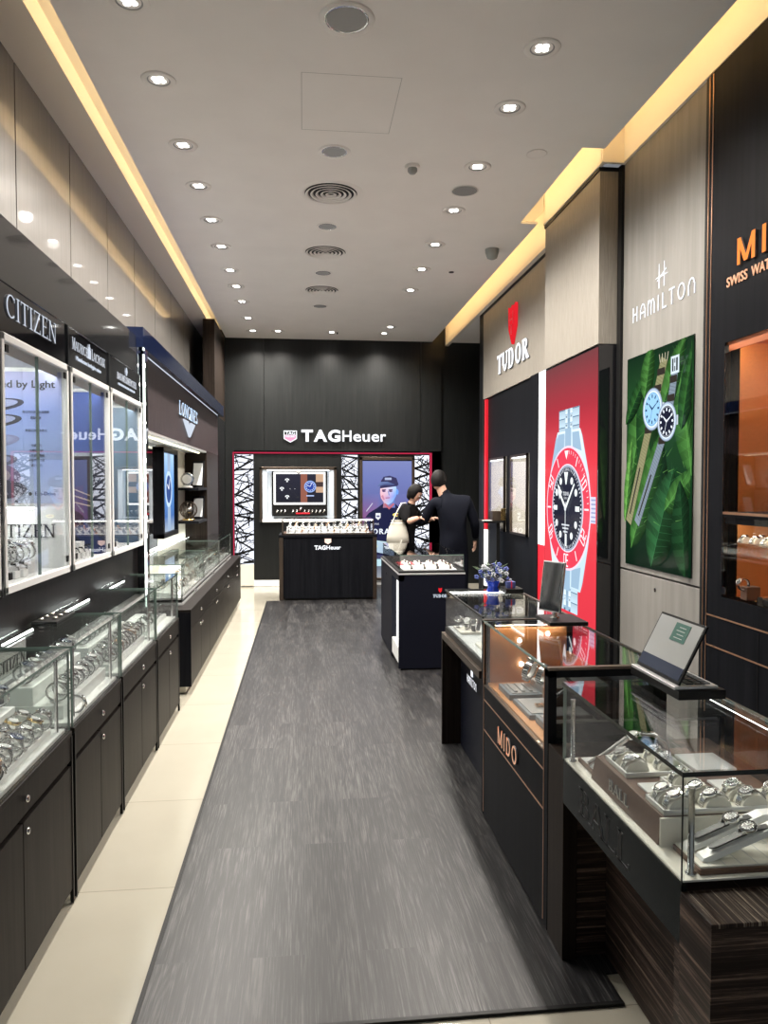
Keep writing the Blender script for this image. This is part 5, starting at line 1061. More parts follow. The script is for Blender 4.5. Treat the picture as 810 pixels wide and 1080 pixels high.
# front tray with strap watches
tt = thing('strap_watch_tray', 'brown edged tray lined in cream, nearest the camera in the near right case', 'tray', (1.08, 1.66, .695)); B(.914, 1.285, 1.612, 1.742, .6945, .708, 'brownleather').build('base', tt, .002); B(.918, 1.28, 1.617, 1.737, .708, .713, 'cream').build('lining', tt, .001)
f = MB()
for k in range(9): f.box(.94 + .04 * k, .9415 + .04 * k, 1.618, 1.736, .713, .7134, 'palegrey')
f.build('seam', tt)
for i, (y, l) in enumerate(((1.705, 'far'), (1.652, 'near'))):
    dx = .012 * i
    tag(MB().prism([(.920 + dx, .7135), (.945 + dx, .7135), (1.12 + dx, .779), (1.185 + dx, .784), (1.185 + dx, .7135), (1.20 + dx, .7135), (1.20 + dx, .797), (1.12 + dx, .795), (.925 + dx, .722)], 'Y', y - .016, y + .016, 'white').build('watch_ramp', None, .002), 'white sloping ramp under the %s black strap watch' % l, 'ramp')
    w = thing('strap_watch', 'black rubber strap diver watch lying open on the %s white ramp' % l, 'watch', (1.06 + dx, y, .778))
    f = MB(); th = math.atan2(.073, .19); f.T = Matrix.Translation((1.035 + dx, y, .771)) @ Matrix.Rotation(-th, 4, 'Y')
    pts = [(-.095 + .011 * (1 - math.cos(a)) - .0, .011 * math.sin(a)) for a in [PI * k / 8 - PI / 2 for k in range(9)]]
    f.prism([(-.085, -.010), (.0, -.0105), (.0, .0105), (-.085, .010), (-.092, .006), (-.095, 0), (-.092, -.006)], 'Z', 0, .004, 'strap'); s1 = f.build('strap', w)
    f = MB(); f.T = Matrix.Translation((1.035 + dx, y, .771)) @ Matrix.Rotation(-th * .3, 4, 'Y'); f.prism([(.02, -.0105), (.115, -.009), (.115, .009), (.02, .0105)], 'Z', .004, .008, 'strap'); f.build('strap', w)
    T = Matrix.Translation((1.035 + dx, y, .776)) @ Matrix.Rotation(-th, 4, 'Y') @ Matrix.Translation((.012, 0, .004))
    f = MB(); f.T = T; case_mesh(f, (0, 0, 0), .0205, .011, 'chrome', 'dial_b', 24); f.build('case', w)
    f = MB(); f.T = T; dial_mesh(f, (0, 0, 0), .0205, .011, 'dial_b'); f.build('dial', w)
# far flat tray and long strap watch
tag(B(.897, 1.12, 2.215, 2.345, .6945, .706, 'brownleather').build('flat_tray', None, .002), 'low brown tray at the far end of the nearest right case', 'tray'); tag(B(.905, 1.11, 2.225, 2.335, .7062, .709, 'white').build('tray_liner', None, .001), 'white liner in the low brown tray at the far end', 'liner')
w = thing('long_strap_watch', 'long strapped steel watch laid across the far end, nearest right case', 'watch', (1.0, 2.25, .73)); f = MB(); f.tube([(.90, 2.26, .716), (.96, 2.265, .745), (1.03, 2.27, .790)], [.008, .009, .009], 'steel', 8); f.build('strap', w)
f = MB(); f.T = Matrix.Translation((1.05, 2.27, .80)) @ Matrix.Rotation(-.4, 4, 'Y'); case_mesh(f, (0, 0, 0), .022, .011, 'chrome', 'chrome', 20); dial_mesh(f, (0, 0, 0), .022, .011, 'dial_w'); f.build('case', w); f = MB(); f.tube([(1.07, 2.27, .805), (1.12, 2.27, .80), (1.16, 2.27, .775), (1.17, 2.27, .74)], .009, 'steel', 8); f.build('strap', w)
plinth(1.13, 1.28, 2.21, 2.36, .6945, .72, 'brown leather block in the far rear corner of the nearest right case', 'brownleather')

# ================================================================== things standing on the counters
# laptop on its black box
t = thing('black_plinth_box', 'black box under the laptop, on the joint of the two nearest right counters', 'box', (1.2, 2.28, .955)); B(1.115, 1.265, 2.10, 2.43, .9585, .987, 'trim').build('box', t, .002)
t = thing('laptop', 'open laptop with grey reflective lid and green painted reflection on a black box', 'laptop', (1.19, 2.26, .988))
T = Matrix.Translation((1.11, 2.25, .988))
f = MB(); f.T = T; f.box(-.005, .135, -.14, .155, 0, .010, 'silverpl'); b_ = f.build('base', t, .002)
f = MB(); f.T = T
for i in range(10):
    for j in range(3): f.box(.045 + .027 * j, .067 + .027 * j, -.12 + .026 * i, -.098 + .026 * i, .010, .0125, 'keys')
f.build('keyboard', b_)
f = MB(); f.T = T @ Matrix.Translation((.012, 0, .012)) @ Matrix.Rotation(math.radians(27), 4, 'Y'); f.box(0, .007, -.132, .152, 0, .198, 'trim'); l_ = f.build('lid', t, .0015)
f = MB(); f.T = T @ Matrix.Translation((.012, 0, .012)) @ Matrix.Rotation(math.radians(27), 4, 'Y'); f.box(-.0012, -.0002, -.124, .144, .035, .190, 'greyscreen'); f.build('screen', l_)
f = MB(); f.T = T @ Matrix.Translation((.012, 0, .012)) @ Matrix.Rotation(math.radians(27), 4, 'Y'); f.box(-.0022, -.0014, -.06, .03, .120, .180, 'green')
for k in range(4): f.box(-.003, -.0022, -.04, .01 - .01 * (k % 2), .130 + .012 * k, .132 + .012 * k, 'silverpl')
f.build('green_reflection', l_)  # green patch is a reflection painted on the lid
f = MB(); f.T = T @ Matrix.Translation((.012, 0, .012)) @ Matrix.Rotation(math.radians(27), 4, 'Y'); f.box(-.002, -.0012, -.124, .144, .01, .05, 'lidband'); f.build('dark_reflection', l_)  # darker foot of the lid reflection, set as colour
# tablet on stand
t = thing('display_tablet', 'slim dark tablet on a short pole and black square base', 'tablet', (1.18, 3.35, .966))
B(1.105, 1.285, 3.24, 3.46, .9665, .985, 'trim').build('base', t, .003); MB().lathe([(.022, .985), (.022, .992), (.010, .996), (.009, 1.03), (.007, 1.06)], 'steel', 16, (1.165, 3.35, 0)).build('pole', t)
T = Matrix.Translation((1.145, 3.36, 1.035)) @ Matrix.Rotation(math.radians(-62), 4, 'Z') @ Matrix.Rotation(math.radians(-8), 4, 'X')
f = MB(); f.T = T; f.box(-.066, .066, -.006, .006, -.02, .215, 'silverpl'); s_ = f.build('housing', t, .002); f = MB(); f.T = T; f.box(-.062, .062, -.0072, -.0062, -.014, .209, 'screen'); f.build('screen', s_)
# bouquet
t = thing('flower_bouquet', 'small bouquet of blue and white flowers in a cobalt vase', 'flowers', (1.13, 4.36, .967))
MB().lathe([(.034, .9672), (.040, .975), (.030, .995), (.038, 1.02), (.046, 1.035), (.040, 1.036)], 'vase', 20, (1.13, 4.36, 0)).build('vase', t)
f = MB(); g = MB(); random.seed(3)
for k in range(110):
    a = random.uniform(0, 2 * PI); e = random.uniform(.05, 1.4); r = random.uniform(.05, .105); c = (1.13 + r * math.cos(a) * math.cos(e) * 1.05, 4.36 + r * math.sin(a) * math.cos(e), 1.035 + r * math.sin(e))
    if k % 4 == 0:
        d = Vector((math.cos(a), math.sin(a), .6)).normalized() * .045; g.tube([c, tuple(Vector(c) + d)], [.006, .001], 'leafm', 5)
    else:
        m = ['petal_b', 'petal_w', 'petal_b', 'petal_k', 'petal_w'][k % 5]
        for q in range(5):
            b = q * 2 * PI / 5; f.ball((c[0] + .009 * math.cos(b), c[1] + .006 * math.sin(b), c[2] + .008 * math.sin(b)), .008, m, 5, (1, 1, .8))
f.build('blossom', t); g.build('leaf', t)
t = thing('gift_box', 'little blue ribboned gift on a black box right of the bouquet', 'gift box', (1.22, 4.33, .967)); B(1.185, 1.29, 4.26, 4.40, .9672, .995, 'trim').build('black_box', t, .002); B(1.20, 1.25, 4.29, 4.34, .9955, 1.035, 'petal_b').build('gift', t, .003); f = MB(); f.box(1.222, 1.228, 4.288, 4.342, .9955, 1.037, 'redlacq'); f.ball((1.225, 4.315, 1.043), .009, 'petal_w', 8); f.build('ribbon', t)

# ================================================================== right wall
HX = 2.33
f = MB(); f.box(HX, 2.40, 4.145, 5.27, 1.005, ZC - .004, 'greywood'); f.box(HX, 2.40, 4.145, 5.27, 0, .992, 'greywood'); struct(f.build('wall_right_grey_panel', None, .002))
struct(B(HX - .012, 2.34, -.5, 5.27, ZC - .004, ZC + .012, 'header').build('trim_8'))
struct(B(HX - .01, 2.4, 4.085, 4.145, 0, ZC - .004, 'trim').build('trim_9')); struct(B(HX - .014, HX - .009, 4.103, 4.109, .3, ZC - .01, 'copper').build('trim_10'))
struct(B(HX - .02, 2.4, 5.27, 5.335, 0, ZC - .004, 'trim').build('trim_11'))
tag(MB().lathe([(.014, -.003), (.014, .003), (0, .004)], 'steel', 14, (HX, 4.72, .91), axis='X').build('wall_lock'), 'small round lock in the grey wood panel below the green poster', 'lock')
t = thing('fascia_sign', 'white rounded sans letters with star mark above the green poster on grey wood', 'sign', (HX, 4.7, 2.85))
word('HaMILTOn'.replace('M', 'm'), (HX - .002, 5.11, 2.755), (0, -1, 0), .105, .002, 'sign', t, thick=.11, thin=.11, serif=False, width=.86, gap=.22)
f = MB(); cx = 4.68; n_ = -1
for dy in (-.035, .035): f.prism([(cx + dy - .0045, 2.90), (cx + dy + .0045, 2.90), (cx + dy + .002, 3.06), (cx + dy - .002, 3.06)], 'X', HX - .004, HX - .002, 'sign')
f.prism([(cx + .09, 2.972), (cx, 2.982), (cx - .09, 2.972), (cx, 2.968)], 'X', HX - .0045, HX - .002, 'sign'); f.prism([(cx + .06, 2.95), (cx - .065, 3.005), (cx - .06, 3.01), (cx + .058, 2.955)], 'X', HX - .005, HX - .002, 'sign'); f.build('star_mark', t)
# jungle poster with two field watches
t = thing('leaf_poster', 'tall backlit poster of two military style watches on dark green leaves', 'poster', (HX, 4.71, 1.04)); y0, y1, z0, z1 = 4.25, 5.17, 1.045, 2.51
B(HX - .006, HX, y0, y1, z0, z1, 'trim').build('backing', t)
A = Art((HX - .007, y1, z0), (0, -1, 0), step=.0005); W, H = y1 - y0, z1 - z0
A.grad(0, 0, W, H, [(0, (.003, .012, .006)), (.4, (.008, .035, .012)), (.8, (.015, .06, .018)), (1, (.006, .022, .010))])
random.seed(11)
def leaf(x, y, ang, L, w, ca, cb, veins=10):
    """broad leaf with a midrib and pale side veins"""
    c, s = math.cos(ang), math.sin(ang); n = 14
    P = lambda a, b: (min(max(x + a * c - b * s, 0), W), min(max(y + a * s + b * c, 0), H))
    A.k += 1
    for k in range(n):
        t0, t1 = k / n, (k + 1) / n; w0, w1 = [w * math.sin(PI * q ** .8) ** .8 if 0 < q < 1 else 0 for q in (t0, t1)]
        j = .75 + .5 * (k % 2) * .6 + random.uniform(-.1, .1)
        A.poly([P(t0 * L, 0), P(t1 * L, 0), P(t1 * L, w1), P(t0 * L, w0)], [tuple(q * 1.3 * j for q in cb), tuple(q * 1.3 * j for q in cb), tuple(q * j for q in ca), tuple(q * j for q in ca)], False)
        A.poly([P(t0 * L, 0), P(t1 * L, 0), P(t1 * L, -w1), P(t0 * L, -w0)], [tuple(q * .9 for q in ca), tuple(q * .9 for q in ca), tuple(q * .3 * j for q in ca), tuple(q * .3 * j for q in ca)], False)
    A.line(*P(0, 0), *P(L, 0), .006, tuple(q * 1.8 for q in cb), True, .001)
    A.k += 1
    for k in range(1, veins):
        q = k / veins
        for sgn in (1, -1):
            wv = w * math.sin(PI * q ** .8) ** .8; a = P(q * L, 0); b = P((q + .10) * L, sgn * wv * .9); A.line(*a, *b, .0025, tuple(u * 1.5 for u in cb), False, .0008)
g1, g2, g3 = (.022, .085, .018), (.055, .165, .035), (.010, .045, .014)
leaf(.06, .55, 1.25, 1.0, .16, g1, g2, 14); leaf(.55, .25, 1.9, 1.1, .2, g3, g1, 14); leaf(.10, .12, 1.05, .95, .14, g1, g2, 12); leaf(.95, .62, 1.85, .85, .16, g1, g2, 12); leaf(.45, .95, .95, .65, .12, g1, g2); leaf(.0, 1.0, .8, .5, .08, g3, g1); leaf(.42, .02, 1.15, .72, .19, g3, (.02, .09, .03), 14); leaf(.60, .40, .55, .5, .1, g1, g2); leaf(.80, .9, 1.3, .55, .09, g3, g1); leaf(.30, 1.15, 1.3, .38, .1, g1, g2); leaf(.02, .3, 1.4, .6, .06, g2, (.12, .3, .06)); leaf(.88, .0, 1.7, .6, .14, (.006, .03, .01), g3)
for k in range(26):
    x = random.uniform(.15, .85); y = random.uniform(.3, 1.2); A.line(x, y, x + random.uniform(.02, .10), y + random.uniform(-.05, .06), .004, (.12, .30, .07), k == 0, .001)
def field(cx, cy, r, dial, mark, strap, top, bot, buckle, dark=(.03, .025, .02)):
    tx, ty = top; bx, by = bot; w = r * .62
    for (X0, Y0, X1, Y1, ww) in ((cx, cy, tx, ty, w), (cx, cy, bx, by, w)):
        A.line(X0, Y0, X1, Y1, ww * 1.12, tuple(q * .5 for q in strap)); A.line(X0, Y0, X1, Y1, ww, strap); L_ = math.hypot(X1 - X0, Y1 - Y0); A.k += 1
        for k in range(1, int(L_ / .022)):
            q = k * .022 / L_; px, py = X0 + (X1 - X0) * q, Y0 + (Y1 - Y0) * q; ex, ey = (Y1 - Y0) / L_, -(X1 - X0) / L_; A.line(px - ex * ww * .48, py - ey * ww * .48, px + ex * ww * .48, py + ey * ww * .48, .006, tuple(q_ * .72 for q_ in strap), False)
    for q in (.42, .75):
        px, py = cx + (tx - cx) * q, cy + (ty - cy) * q; A.rect(px - w * .62, py - .022, px + w * .62, py + .022, dark)
    px, py = cx + (bx - cx) * .17, cy + (by - cy) * .17; A.rect(px - w * .62, py - .025, px + w * .62, py + .02, dark)
    A.line(cx + (bx - cx) * .5, cy + (by - cy) * .5, cx + (bx - cx) * .92, cy + (by - cy) * .92, w * .22, dark)
    if buckle:
        A.rect(tx - w * .7, ty - .055, tx + w * .7, ty + .055, (.62, .72, .8)); A.rect(tx - w * .48, ty - .04, tx + w * .48, ty + .04, (.02, .03, .03)); A.rect(tx - w * .22, ty - .04, tx - w * .08, ty + .04, (.6, .68, .75)); A.rect(tx + w * .08, ty - .04, tx + w * .22, ty + .04, (.6, .68, .75)); A.rect(tx - w * .2, ty - .01, tx + w * .2, ty + .01, (.6, .68, .75))
    else:
        for k in range(4): A.line(tx + (k - 1.5) * .03, ty - .02, tx + (k - 1.5) * .04, ty + .035, .008, (.5, .45, .35), k == 0)
    A.rect(cx + r * .9, cy - .03, cx + r * 1.18, cy + .03, (.5, .56, .62)); A.ell(cx, cy, r * 1.05, r * 1.05, (.16, .2, .26)); A.ell(cx, cy, r, r, (.42, .52, .66)); A.ell(cx, cy, r * .9, r * .9, (.75, .85, .98)); A.ell(cx, cy, r * .84, r * .84, dial); A.k += 1
    for k in range(12):
        a = k * PI / 6; A.line(cx + math.cos(a) * r * .55, cy + math.sin(a) * r * .55, cx + math.cos(a) * r * .72, cy + math.sin(a) * r * .72, .014, mark, False)
    for k in range(60):
        a = k * PI / 30; A.line(cx + math.cos(a) * r * .76, cy + math.sin(a) * r * .76, cx + math.cos(a) * r * .8, cy + math.sin(a) * r * .8, .004, mark, False)
    A.line(cx, cy, cx + r * .6, cy + r * .32, .012, mark, True, .004); A.line(cx, cy, cx - r * .38, cy + r * .30, .016, mark, False, .006); A.line(cx, cy, cx - r * .2, cy - r * .6, .004, mark, False)
K = .88
field(.445, 1.065, .135, (.30, .56, .85), (.02, .05, .12), (.26, .25, .13), (.59, 1.375), (.09, .30), False)
field(.665, .965, .120, (.012, .014, .03), (.80, .86, .95), (.20, .25, .30), (.755, 1.31), (.24, .30), True)
A.build('poster_print', t)

# black/copper wall cabinet
t = thing('wall_display_cabinet', 'black wall cabinet with copper lines and orange lit interior at the right edge', 'wall cabinet', (2.35, 3.4, 0)); X = 2.31; YE, YN = 4.085, 2.6; w0, w1, zb, zm, zt_ = 3.90, 2.78, .985, 1.45, 2.39
f = MB(); f.box(X, 2.40, w0, YE, 0, ZC - .01, 'black'); f.box(X, 2.40, YN, w1, 0, ZC - .01, 'black'); f.box(X, 2.40, w1, w0, zt_, ZC - .01, 'black'); f.box(X, 2.40, w1, w0, 0, zb, 'black'); f.build('surround', t)
f = MB()
for z in (.862, .688): f.box(X - .003, X, YN, YE - .03, z, z + .008, 'copper')
f.box(X - .003, X, YE - .036, YE - .030, .3, ZC - .02, 'copper'); f.build('copper_line', t)
f = MB(); f.box(X - .002, X, 3.55, 3.554, .02, .85, 'trim'); f.build('door_gap', t)
f = MB(); f.box(2.72, 2.74, w1, w0, zb, zt_, 'orangedk'); f.box(X + .01, 2.72, w0, w0 + .012, zb, zt_, 'orange'); f.box(X + .01, 2.72, w1 - .012, w1, zb, zt_, 'orange'); f.box(X + .01, 2.72, w1, w0, zb - .012, zb, 'orange'); f.box(X + .01, 2.72, w1, w0, zt_, zt_ + .012, 'orangedk'); f.build('interior', t)
f = MB(); f.box(X + .004, 2.70, w1, w0, zm - .022, zm + .01, 'black'); f.box(X + .002, X + .008, w1, w0, zm - .004, zm + .01, 'copper'); f.build('shelf', t)
f = MB()
f.box(X + .03, X + .06, w1 + .02, w0 - .02, zt_ - .014, zt_ - .002, 'ledwarm_added'); f.box(X + .03, X + .05, w1 + .02, w0 - .02, zm - .034, zm - .024, 'ledwarm_added'); f.box(2.60, 2.61, 3.0, 3.72, 2.0, 2.012, 'warml'); f.build('light_strip', t); MB().box(X + .012, X + .018, w1 + .01, w0 - .01, zt_ - .05, zt_, 'orangedk').box(X + .010, X + .016, w1 + .01, w0 - .01, zm - .055, zm - .022, 'black').build('added_valance', t)  # top and under-shelf strips added to brighten; valances added to hide them
f = MB(); f.box(2.56, 2.72, 2.95, 3.72, 1.98, 2.0, 'orange'); f.box(2.56, 2.72, 3.72, 3.735, zm, 2.0, 'orange'); f.build('inner_niche', t)
g = B(X - .004, X + .002, w1 + .01, w0 - .002, zb + .004, zt_ - .004, 'glass').build('glass_door', t)
for z in (zt_ - .04, zb + .04): B(X - .006, X - .003, w0 - .05, w0 - .006, z - .02, z + .02, 'chrome').build('hinge_clip', g)
B(X - .012, X - .004, 3.505, 3.545, zb + .01, zb + .055, 'chrome').build('door_lock', g)
t = thing('fascia_sign', 'orange lit letters with small copper line beneath on the black wall, right edge', 'sign', (X, 3.4, 2.85))
word('MIDO', (X - .002, 3.79, 2.775), (0, -1, 0), .14, .010, 'signo', t, thick=.17, thin=.15, serif=False, width=.66, gap=.2)
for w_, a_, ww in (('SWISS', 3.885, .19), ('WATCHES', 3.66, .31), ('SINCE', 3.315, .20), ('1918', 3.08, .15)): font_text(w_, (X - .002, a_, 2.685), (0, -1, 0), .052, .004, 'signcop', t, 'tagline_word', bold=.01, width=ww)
for i in range(2):
    tt = thing('leaning_card_frame', 'orange framed card leaning in the upper compartment, %s of two' % ['far one', 'near one'][i], 'picture', (2.55, 3.62 - .22 * i, zm + .01)); B(2.52, 2.535, 3.54 - .22 * i, 3.68 - .22 * i, zm + .0105, 1.75, 'orangedk').build('frame', tt, .002); B(2.518, 2.52, 3.555 - .22 * i, 3.665 - .22 * i, zm + .03, 1.73, 'orange').build('card', tt)
tt = thing('black_watch_box', 'black presentation box in the upper compartment, right wall cabinet', 'box', (2.42, 3.45, zm + .011)); B(2.37, 2.47, 3.36, 3.58, zm + .0105, zm + .075, 'trim').build('box', tt, .003)
put(S_steel, (2.42, 3.44, zm + .10), (0, -.6, 0), 'steel watch on the black box, upper compartment, right wall cabinet', None, 1.3)
tag(B(2.345, 2.60, 3.42, 3.88, 1.285, 1.293, 'glass').build('glass_shelf'), 'glass shelf of white cushions, lower compartment, right wall cabinet', 'shelf')
for i in range(8):
    x, y = 2.40 + .08 * (i // 4), 3.83 - .10 * (i % 4) - .03 * (i // 4)
    put(CU, (x, y, 1.2935), (0, 0, .2), 'white cushion, %s along the %s row, right wall cabinet glass shelf' % (ORD[i % 4], ('front', 'rear')[i // 4]), 'cushions on the cabinet glass shelf', .9); put(A_white, (x, y, 1.2965), (0, 0, .2), 'steel watch, %s along the %s row, right wall cabinet glass shelf' % (ORD[i % 4], ('front', 'rear')[i // 4]), 'watches on the cabinet glass shelf', 1.0)
tag(B(2.36, 2.44, 3.74, 3.80, .986, 1.06, 'brownleather').build('watch_stand', None, .004), 'small brown stand at the far corner of the lower compartment', 'stand'); put(W_strap, (2.36, 3.77, 1.07), (0, -1.0, 0), 'black strap watch on the small brown stand, right wall cabinet', None, 1.0)
tt = thing('black_watch_box', 'black flat box on the floor of the lower compartment, right wall cabinet', 'box', (2.40, 3.5, .986)); B(2.34, 2.46, 3.40, 3.62, .9855, 1.02, 'trim').build('box', tt, .003); put(S_steel, (2.39, 3.50, 1.05), (0, -.9, 0), 'steel watch on the flat black box in the right wall cabinet', None, 1.2)

# ash panelled box, black front and lightbox
f = MB(); f.box(2.17, 2.34, 5.335, 6.57, 2.655, ZC - .035, 'tudorwood'); struct(f.build('wall_right_ash_box'))
f = MB(); f.box(2.37, 2.42, 6.57, 9.70, 2.745, ZC - .085, 'tudorwood'); struct(f.build('wall_right_ash_panel'))
f = MB(); f.box(2.16, 2.34, 5.325, 6.575, ZC - .035, ZC - .008, 'trim'); f.box(2.36, 2.42, 6.575, 9.70, ZC - .085, ZC - .058, 'trim'); struct(f.build('trim_12'))
f = MB(); f.box(2.39, 2.42, 6.57, 9.70, 0, 2.745, 'black'); f.box(2.36, 2.39, 9.62, 9.70, 0, 2.745, 'trim'); struct(f.build('wall_right_black'))
t = thing('lightbox', 'huge backlit red poster of a diver watch on a black box column', 'lightbox', (2.25, 6.0, 0)); B(2.178, 2.37, 5.335, 6.56, .0, 2.65, 'blackgloss').build('housing', t)
y0, y1, z0, z1 = 5.35, 6.55, .02, 2.635; A = Art((2.177, y1, z0), (0, -1, 0), step=.0009); W, H = y1 - y0, z1 - z0
A.grad(0, 0, W, H, [(0, (.60, .03, .05)), (.45, (.72, .05, .07)), (.68, (.70, .045, .065)), (.85, (.36, .03, .045)), (1, (.16, .045, .05))])
cx, cy = W * .5, 1.40; st = (.52, .68, .80); s2_ = (.30, .44, .58); s3_ = (.74, .88, .95); dk = (.06, .12, .2)
# bracelet above and below
for (ya, yb, sgn) in ((1.86, 2.22, 1), (.55, .98, -1)):
    A.rect(cx - .235, ya, cx + .235, yb, s2_); n = 5
    for k in range(n):
        a = ya + (yb - ya) * k / n; b = ya + (yb - ya) * (k + 1) / n - .008
        for j, (u0, u1, c) in enumerate(((-.23, -.085, st), (-.08, -.03, s3_), (-.025, .025, s2_), (.03, .08, s3_), (.085, .23, st))):
            o_ = (.5 * (b - a) if j % 2 else 0); A.poly([(cx + u0, a + o_), (cx + u1, a + o_), (cx + u1, b + o_ if b + o_ < yb else yb), (cx + u0, b + o_ if b + o_ < yb else yb)], [c, c, tuple(q * .75 for q in c), tuple(q * .75 for q in c)], k == 0 and j == 0)
        for u in (-.055, .055): A.rect(cx + u - .018, a, cx + u + .018, a + .018, dk, False)
        A.rect(cx - .23, b, cx - .09, b + .006, dk, False); A.rect(cx + .09, b, cx + .23, b + .006, dk, False)
R = .515
A.poly([(cx - .26, cy + .64), (cx - .31, cy + .58), (cx - .45, cy + .27), (cx - .52, cy), (cx - .45, cy - .27), (cx - .34, cy - .58), (cx - .29, cy - .66), (cx + .29, cy - .66), (cx + .34, cy - .58), (cx + .45, cy - .27), (cx + .52, cy), (cx + .45, cy + .27), (cx + .31, cy + .58), (cx + .26, cy + .64)], [s3_, s2_, st, s2_, st, s3_, s2_, st, s2_, st, s3_, st, s2_, s3_]); A.poly([(cx - .24, cy + .62), (cx - .30, cy + .46), (cx - .10, cy + .5), (cx - .09, cy + .62)], s2_); A.poly([(cx + .24, cy + .62), (cx + .30, cy + .46), (cx + .10, cy + .5), (cx + .09, cy + .62)], s2_, False); A.poly([(cx - .26, cy - .64), (cx - .30, cy - .46), (cx - .10, cy - .5), (cx - .09, cy - .64)], s3_, False); A.poly([(cx + .26, cy - .64), (cx + .30, cy - .46), (cx + .10, cy - .5), (cx + .09, cy - .64)], s2_, False)
A.rect(cx - .07, cy + .5, cx + .07, cy + .66, s2_); A.rect(cx - .07, cy - .68, cx + .07, cy - .5, s2_)
A.rect(cx + .50, cy - .10, cx + .60, cy + .10, (.60, .60, .78)); A.k += 1
for k in range(6): A.rect(cx + .51, cy - .09 + .032 * k, cx + .60, cy - .078 + .032 * k, (.28, .30, .5), False)
A.ell(cx, cy, R, R, (.85, .62, .75), 48); A.ell(cx, cy, R * .965, R * .965, (.72, .05, .09), 48)
A.ell(cx, cy, R * .71, R * .71, (.80, .68, .78), 40); A.ell(cx, cy, R * .69, R * .69, (.32, .36, .46), 40); A.ell(cx, cy, R * .655, R * .655, (.012, .014, .03), 40); A.k += 1
for k in range(12):
    a = PI / 2 - k * PI / 6; c_, s_ = math.cos(a), math.sin(a)
    if k not in (0, 2, 4, 6, 8, 10): A.line(cx + c_ * R * .76, cy + s_ * R * .76, cx + c_ * R * .93, cy + s_ * R * .93, .014, (.95, .8, .85), False)
for k in range(60):
    a = PI / 2 - k * PI / 30; c_, s_ = math.cos(a), math.sin(a); A.line(cx + c_ * R * .60, cy + s_ * R * .60, cx + c_ * R * .645, cy + s_ * R * .645, .008 if k % 5 else .016, (.7, .72, .8), False)
    if k < 15: A.line(cx + c_ * R * .87, cy + s_ * R * .87, cx + c_ * R * .93, cy + s_ * R * .93, .006, (.95, .8, .85), False)
for k, s_ in ((2, '10'), (4, '20'), (6, '30'), (8, '40'), (10, '50')):
    a = PI / 2 - k * PI / 6; x, y = cx + math.cos(a) * R * .835, cy + math.sin(a) * R * .835; rr = a - PI / 2 + (0 if k in (2, 10) else 0)
    DG = {'1': [(.5, 0, .5, 1)], '0': [(.1, 0, .9, 0), (.9, 0, .9, 1), (.9, 1, .1, 1), (.1, 1, .1, 0)], '2': [(.1, 1, .9, 1), (.9, 1, .9, .5), (.9, .5, .1, .5), (.1, .5, .1, 0), (.1, 0, .9, 0)], '3': [(.1, 1, .9, 1), (.9, 0, .9, 1), (.2, .5, .9, .5), (.1, 0, .9, 0)], '4': [(.1, 1, .1, .45), (.1, .45, .9, .45), (.8, 0, .8, 1)], '5': [(.9, 1, .1, 1), (.1, 1, .1, .5), (.1, .5, .9, .5), (.9, .5, .9, 0), (.9, 0, .1, 0)]}
    A.k += 1
    for i_, d in enumerate(s_):
        for (a0, b0, a1, b1) in DG[d]:
            P = []
            for (p, q) in ((a0, b0), (a1, b1)):
                u_, v_ = ((p + i_ * 1.15) - 1.07) * .052, (q - .5) * .095; P += [x + u_ * math.cos(rr) - v_ * math.sin(rr), y + u_ * math.sin(rr) + v_ * math.cos(rr)]
            A.line(*P, .012, (.95, .82, .88), False)
A.poly([(cx - .045, cy + R * .92), (cx + .045, cy + R * .92), (cx, cy + R * .78)], (.95, .9, .92)); lm = (.86, .93, .95)
A.k += 1
for k in range(1, 12):
    a = PI / 2 - k * PI / 6; x, y = cx + math.cos(a) * R * .50, cy + math.sin(a) * R * .50
    if k in (3, 9): A.rect(x - .045, y - .020, x + .045, y + .020, lm, False)
    elif k == 6: A.rect(x - .020, y - .055, x + .020, y + .045, lm, False)
    else: A.ell(x, y, .030, .030, lm, 14, lift=False)
A.poly([(cx - .045, cy + R * .58), (cx + .045, cy + R * .58), (cx + .01, cy + R * .38), (cx - .01, cy + R * .38)], lm)
A.text('TUDOR', cx - .065, cy + .105, .03, (.75, .78, .82), width=.13, thick=.2, thin=.14, serif=True); A.text('GENEVE', cx - .045, cy + .075, .018, (.6, .62, .66), width=.09)
for k in range(3): A.rect(cx - .09 + .02 * k, cy - .145 - .028 * k, cx + .09 - .02 * k, cy - .132 - .028 * k, (.55, .58, .64), k == 0)
A.line(cx, cy, cx + .20, cy + .20, .03, lm, True, .02); A.line(cx, cy, cx - .13, cy + .115, .03, lm, False, .026); A.poly([(cx - .085, cy + .135), (cx - .19, cy + .195), (cx - .145, cy + .07)], lm, False); A.poly([(cx - .15, cy + .12), (cx - .20, cy + .205), (cx - .13, cy + .17)], lm, False)
A.line(cx, cy + .05, cx, cy - .36, .010, lm); A.ell(cx, cy, .024, .024, (.7, .74, .8), 14)
A.build('poster_print', t)
t = thing('fascia_sign', 'red shield over bold white slab letters on the ash panel', 'sign', (2.37, 8.2, 3.1))
word('TUDOR', (2.368, 8.93, 2.955), (0, -1, 0), .225, .014, 'sign', t, thick=.25, thin=.12, width=1.26, gap=.08)
s = MB(); cy_, cz = 8.24, 3.44
s.prism([(cy_ - .14, cz + .20), (cy_ - .13, cz - .05), (cy_, cz - .24), (cy_ + .13, cz - .05), (cy_ + .14, cz + .20), (cy_ + .05, cz + .15), (cy_, cz + .20), (cy_ - .05, cz + .15)], 'X', 2.335, 2.368, 'redsign'); sh_ = s.build('shield', t)
s = MB()
